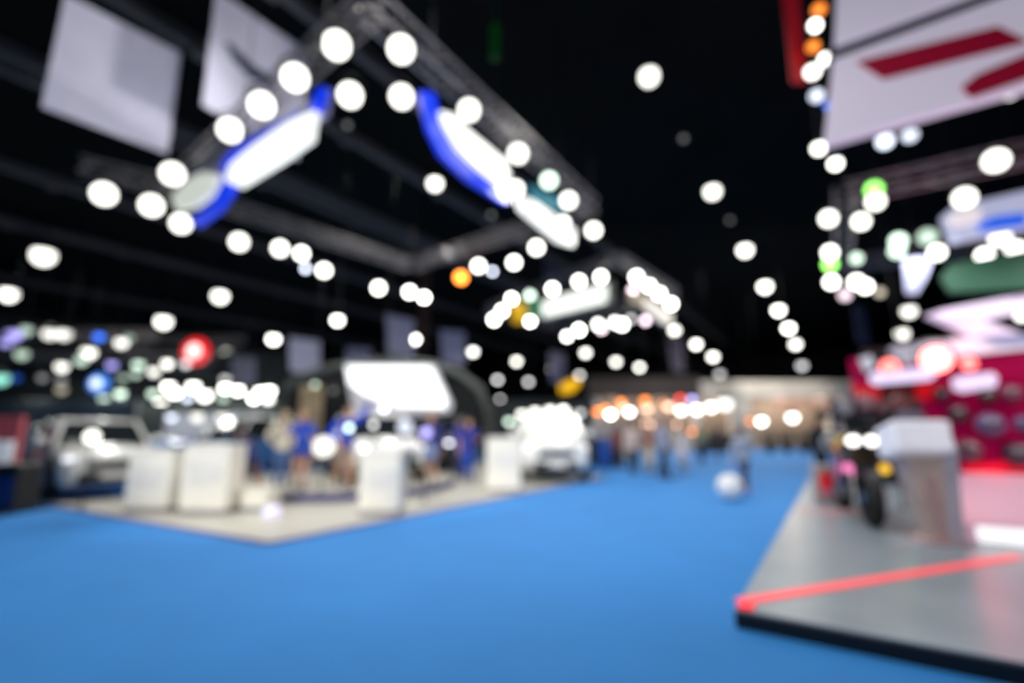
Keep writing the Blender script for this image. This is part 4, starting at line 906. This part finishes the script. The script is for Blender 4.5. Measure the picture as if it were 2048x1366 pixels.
pp = at_feet(1236, 18.2); person('person in dark red behind the beige blouse person', pp, YAW + .8, 1.66, (110, 64, 60), (40, 36, 34), (30, 24, 22))
pp = at_feet(1484, 11.4); person('small person in a grey top walking alone down the blue aisle', pp, YAW + .3, 1.48, (156, 164, 180), (60, 58, 90), (64, 60, 66), stride=.1, arms=('back', 'forward'), shoes=(190, 150, 190))
pp = at_feet(1640, 14.2); person('person in black standing at the far platform edge', pp, YAW + .4, 1.66, (22, 26, 30), (16, 18, 22), (20, 18, 18))
p = at_z(1462, 1000, 0.0); k = m_per_px(p)
t = thing('beach_ball', 'white round ball on the blue carpet beside the small walker', 'ball', (p.x, p.y, 0)); R_ = 25*k
MB().ball((0, 0, R_), R_, 24, 16).build('shell', mat('ball_white', (236, 236, 236), .4), t, smooth=True)
MB().lathe([(.01, 0), (.035, .002), (.03, .012), (.01, .014)], (0, 0, 2*R_-.004), 12).build('valve', mat('ball_blue', (60, 90, 190), .5), t)
clus('stand', 'on a short pole at the stage edge', [(648, 893, 60, 'W', 1.8)], D=9.95, noun='stand-in big globe', hang=ZST+.003)  # added globe standing in for a bright white shape by the car
clus('stand', 'on a pole before the white hatchback', [(184, 874, 46, 'W', 2.0)], D=8.9, noun='made-up glint globe', hang=BF+.003)  # reflection disc put in as an added globe
clus('stand', 'on a pole before the blue car', [(457, 897, 35, 'A', .8)], D=9.5, noun='made-up glint globe', hang=BF+.003)  # pale reflection disc, built as an added globe on a pole
clus('pend', 'against the white header board', [(343, 834, 36, 'C', .7), (395, 833, 42, 'W', .9), (445, 834, 42, 'W', 1.0), (486, 843, 40, 'W', .8)], D=17.5, noun='lamp')
t = panel('header_board', 'white backlit header board above the blue car', 'board', 330, 520, 826, 20.6, mat('header_white', (224, 224, 228), .5, emit=.28))
p = at_z(543, 1036, BF); k = m_per_px(p)
t = thing('floor_lamp', 'small pale violet floor light on the booth floor', 'floor light', p, YAW)
MB().lathe([(18*k, 0), (18*k, 12*k), (10*k, 22*k), (.01, 24*k)], n=18).build('lamp_dome', mat('floor_light', (214, 208, 240), .4, emit=.5), t, smooth=True)
MB().lathe([(20*k, 0), (20*k, 4*k), (.01, 4.2*k)], n=18).build('base', WHITE, t)

# ------------------------------------------------------------------ light that the lamps give, plus added spots
def spot(p, power, aim=None, rad=.25, ang=140, col=(1, .985, .95), blend=.6):
    l = bpy.data.lights.new('spot', 'SPOT'); l.energy = power; l.shadow_soft_size = rad; l.spot_size = math.radians(ang); l.spot_blend = blend; l.color = col
    o = bpy.data.objects.new('spot_light', l); C.objects.link(o); o.location = p
    d = (Vector(aim) - Vector(p)) if aim is not None else Vector((0, 0, -1))
    o.rotation_euler = d.to_track_quat('-Z', 'Y').to_euler(); return o
def pt(p, power, rad=.2, col=(1, 1, 1)):
    l = bpy.data.lights.new('point', 'POINT'); l.energy = power; l.shadow_soft_size = rad; l.color = col
    o = bpy.data.objects.new('point_light', l); C.objects.link(o); o.location = p; return o
KEY = .8
mid = (CR[0] + CR[1] + CR[2] + CR[3]) / 4
for c in CR + [(CR[i] + CR[(i+1) % 4]) / 2 for i in range(4)]:
    spot(c + (mid - c)*.05 + Vector((0, 0, -.6)), 390*KEY, (mid.x*.5 + c.x*.5, mid.y*.5 + c.y*.5, 0))
for i in range(5):                                   # high bays of the aisle row
    p = at_z(*[(1298, 153), (1425, 383), (1490, 500), (1530, 573), (1557, 620)][i], 11.6); spot(p, (850 if i < 2 else 2600)*KEY, rad=.35, ang=150)
p = at_z(1298, 153, 11.6); spot(Vector((p.x - .3, p.y - 7.3, 11.6)), 1500*KEY, rad=.35, ang=150)
for x, y in ((-5.5, 2.5), (0.5, 1.5)): spot((x, y, 11.6), 1500*KEY, rad=.35, ang=110)  # added unseen overhead spots that even out the near carpet
for px, py in ((327, 643), (87, 511), (547, 678), (870, 367), (675, 640)): spot(at_z(px, py, 11.6), 1500*KEY, rad=.35, ang=150)
for q in (S2[0], S2[2], S2[3]): spot(q - UP*.8, 1000*KEY, rad=.3)
spot(at_z(1490, 500, 11.4), 5000, at_d(1560, 790, PD), ang=34)  # added narrow spot that brightens the pavilion fascia
spot(CR[1] - UP*.5, 900, at_d(170, 910, 11.2), ang=50)  # added spot from the ring corner to brighten the hatchback
spot(at_d(1110, 780, 13.8), 60, at_d(1100, 890, 15), ang=120); 
for x in (1.5, 5.0, 8.5):
    spot((rb0.x + x, rb0.y, 6.6), 700*KEY, (rb0.x + x, rb0.y + .5, 0)); 
    pt((cp.x - 2 + x, cp.y - .6, 3.4), 26, .3, (1, .2, .3))
for px in (1230, 1330, 1440, 1560, 1640): pt(at_d(px, 815, PD+1.2), 190, .3, (1, .82, .66))
for px in (80, 220, 340, 440, 530): pt(at_d(px, 775, 24), 200, .3, (.95, 1, .96))

for x, y, tx, ty, pw in ((-1, -9, -4.5, 8, 4000), (3.5, -8, -2.5, 11, 3500), (-6, -7, -9.0, 7.5, 9500), (1, -9, 5.2, 6.5, 5200)):   # added unseen spots behind the viewpoint, brightening upright fronts
    spot((x, y, 8.0), pw*KEY, (tx, ty, 1.2), .3, 32, blend=.7)
for tgt, src, pw in ((at_d(230, 160, 11), CR[0].lerp(CR[1], .3) + UP*1.4 + X*.8, 620), (at_d(500, 150, 11), CR[0].lerp(CR[3], .6), 1900)): spot(src, pw, tgt, .5, 50)  # added spots that brighten the two large banners
# ------------------------------------------------------------------ world, camera, view
w = bpy.data.worlds.new('hall_air'); SC.world = w; w.use_nodes = True
w.node_tree.nodes['Background'].inputs['Color'].default_value = (.02, .02, .025, 1); w.node_tree.nodes['Background'].inputs['Strength'].default_value = .0
cam = bpy.data.cameras.new('camera'); co = bpy.data.objects.new('camera', cam); C.objects.link(co); SC.camera = co
co.location = EYE; co.rotation_euler = (math.radians(90) + PITCH, 0, YAW)
cam.sensor_width = 36.0; cam.lens = F / 2048 * 36.0; cam.clip_end = 400; cam.clip_start = .05
ZF = .75
cam.dof.use_dof = True; cam.dof.focus_distance = ZF
APER = BLUR * ZF / F                                  # lens opening in metres that blurs far points to BLUR pixels
cam.dof.aperture_fstop = cam.lens / 1000 / APER; cam.dof.aperture_blades = 0
SC.view_settings.view_transform = 'Standard'; SC.view_settings.look = 'None'; SC.view_settings.gamma = 1.0; SC.view_settings.exposure = 0.0; SC.view_settings.use_curve_mapping = False
SC.cycles.max_bounces = 6; SC.cycles.diffuse_bounces = 3; SC.cycles.glossy_bounces = 3; SC.cycles.transmission_bounces = 2
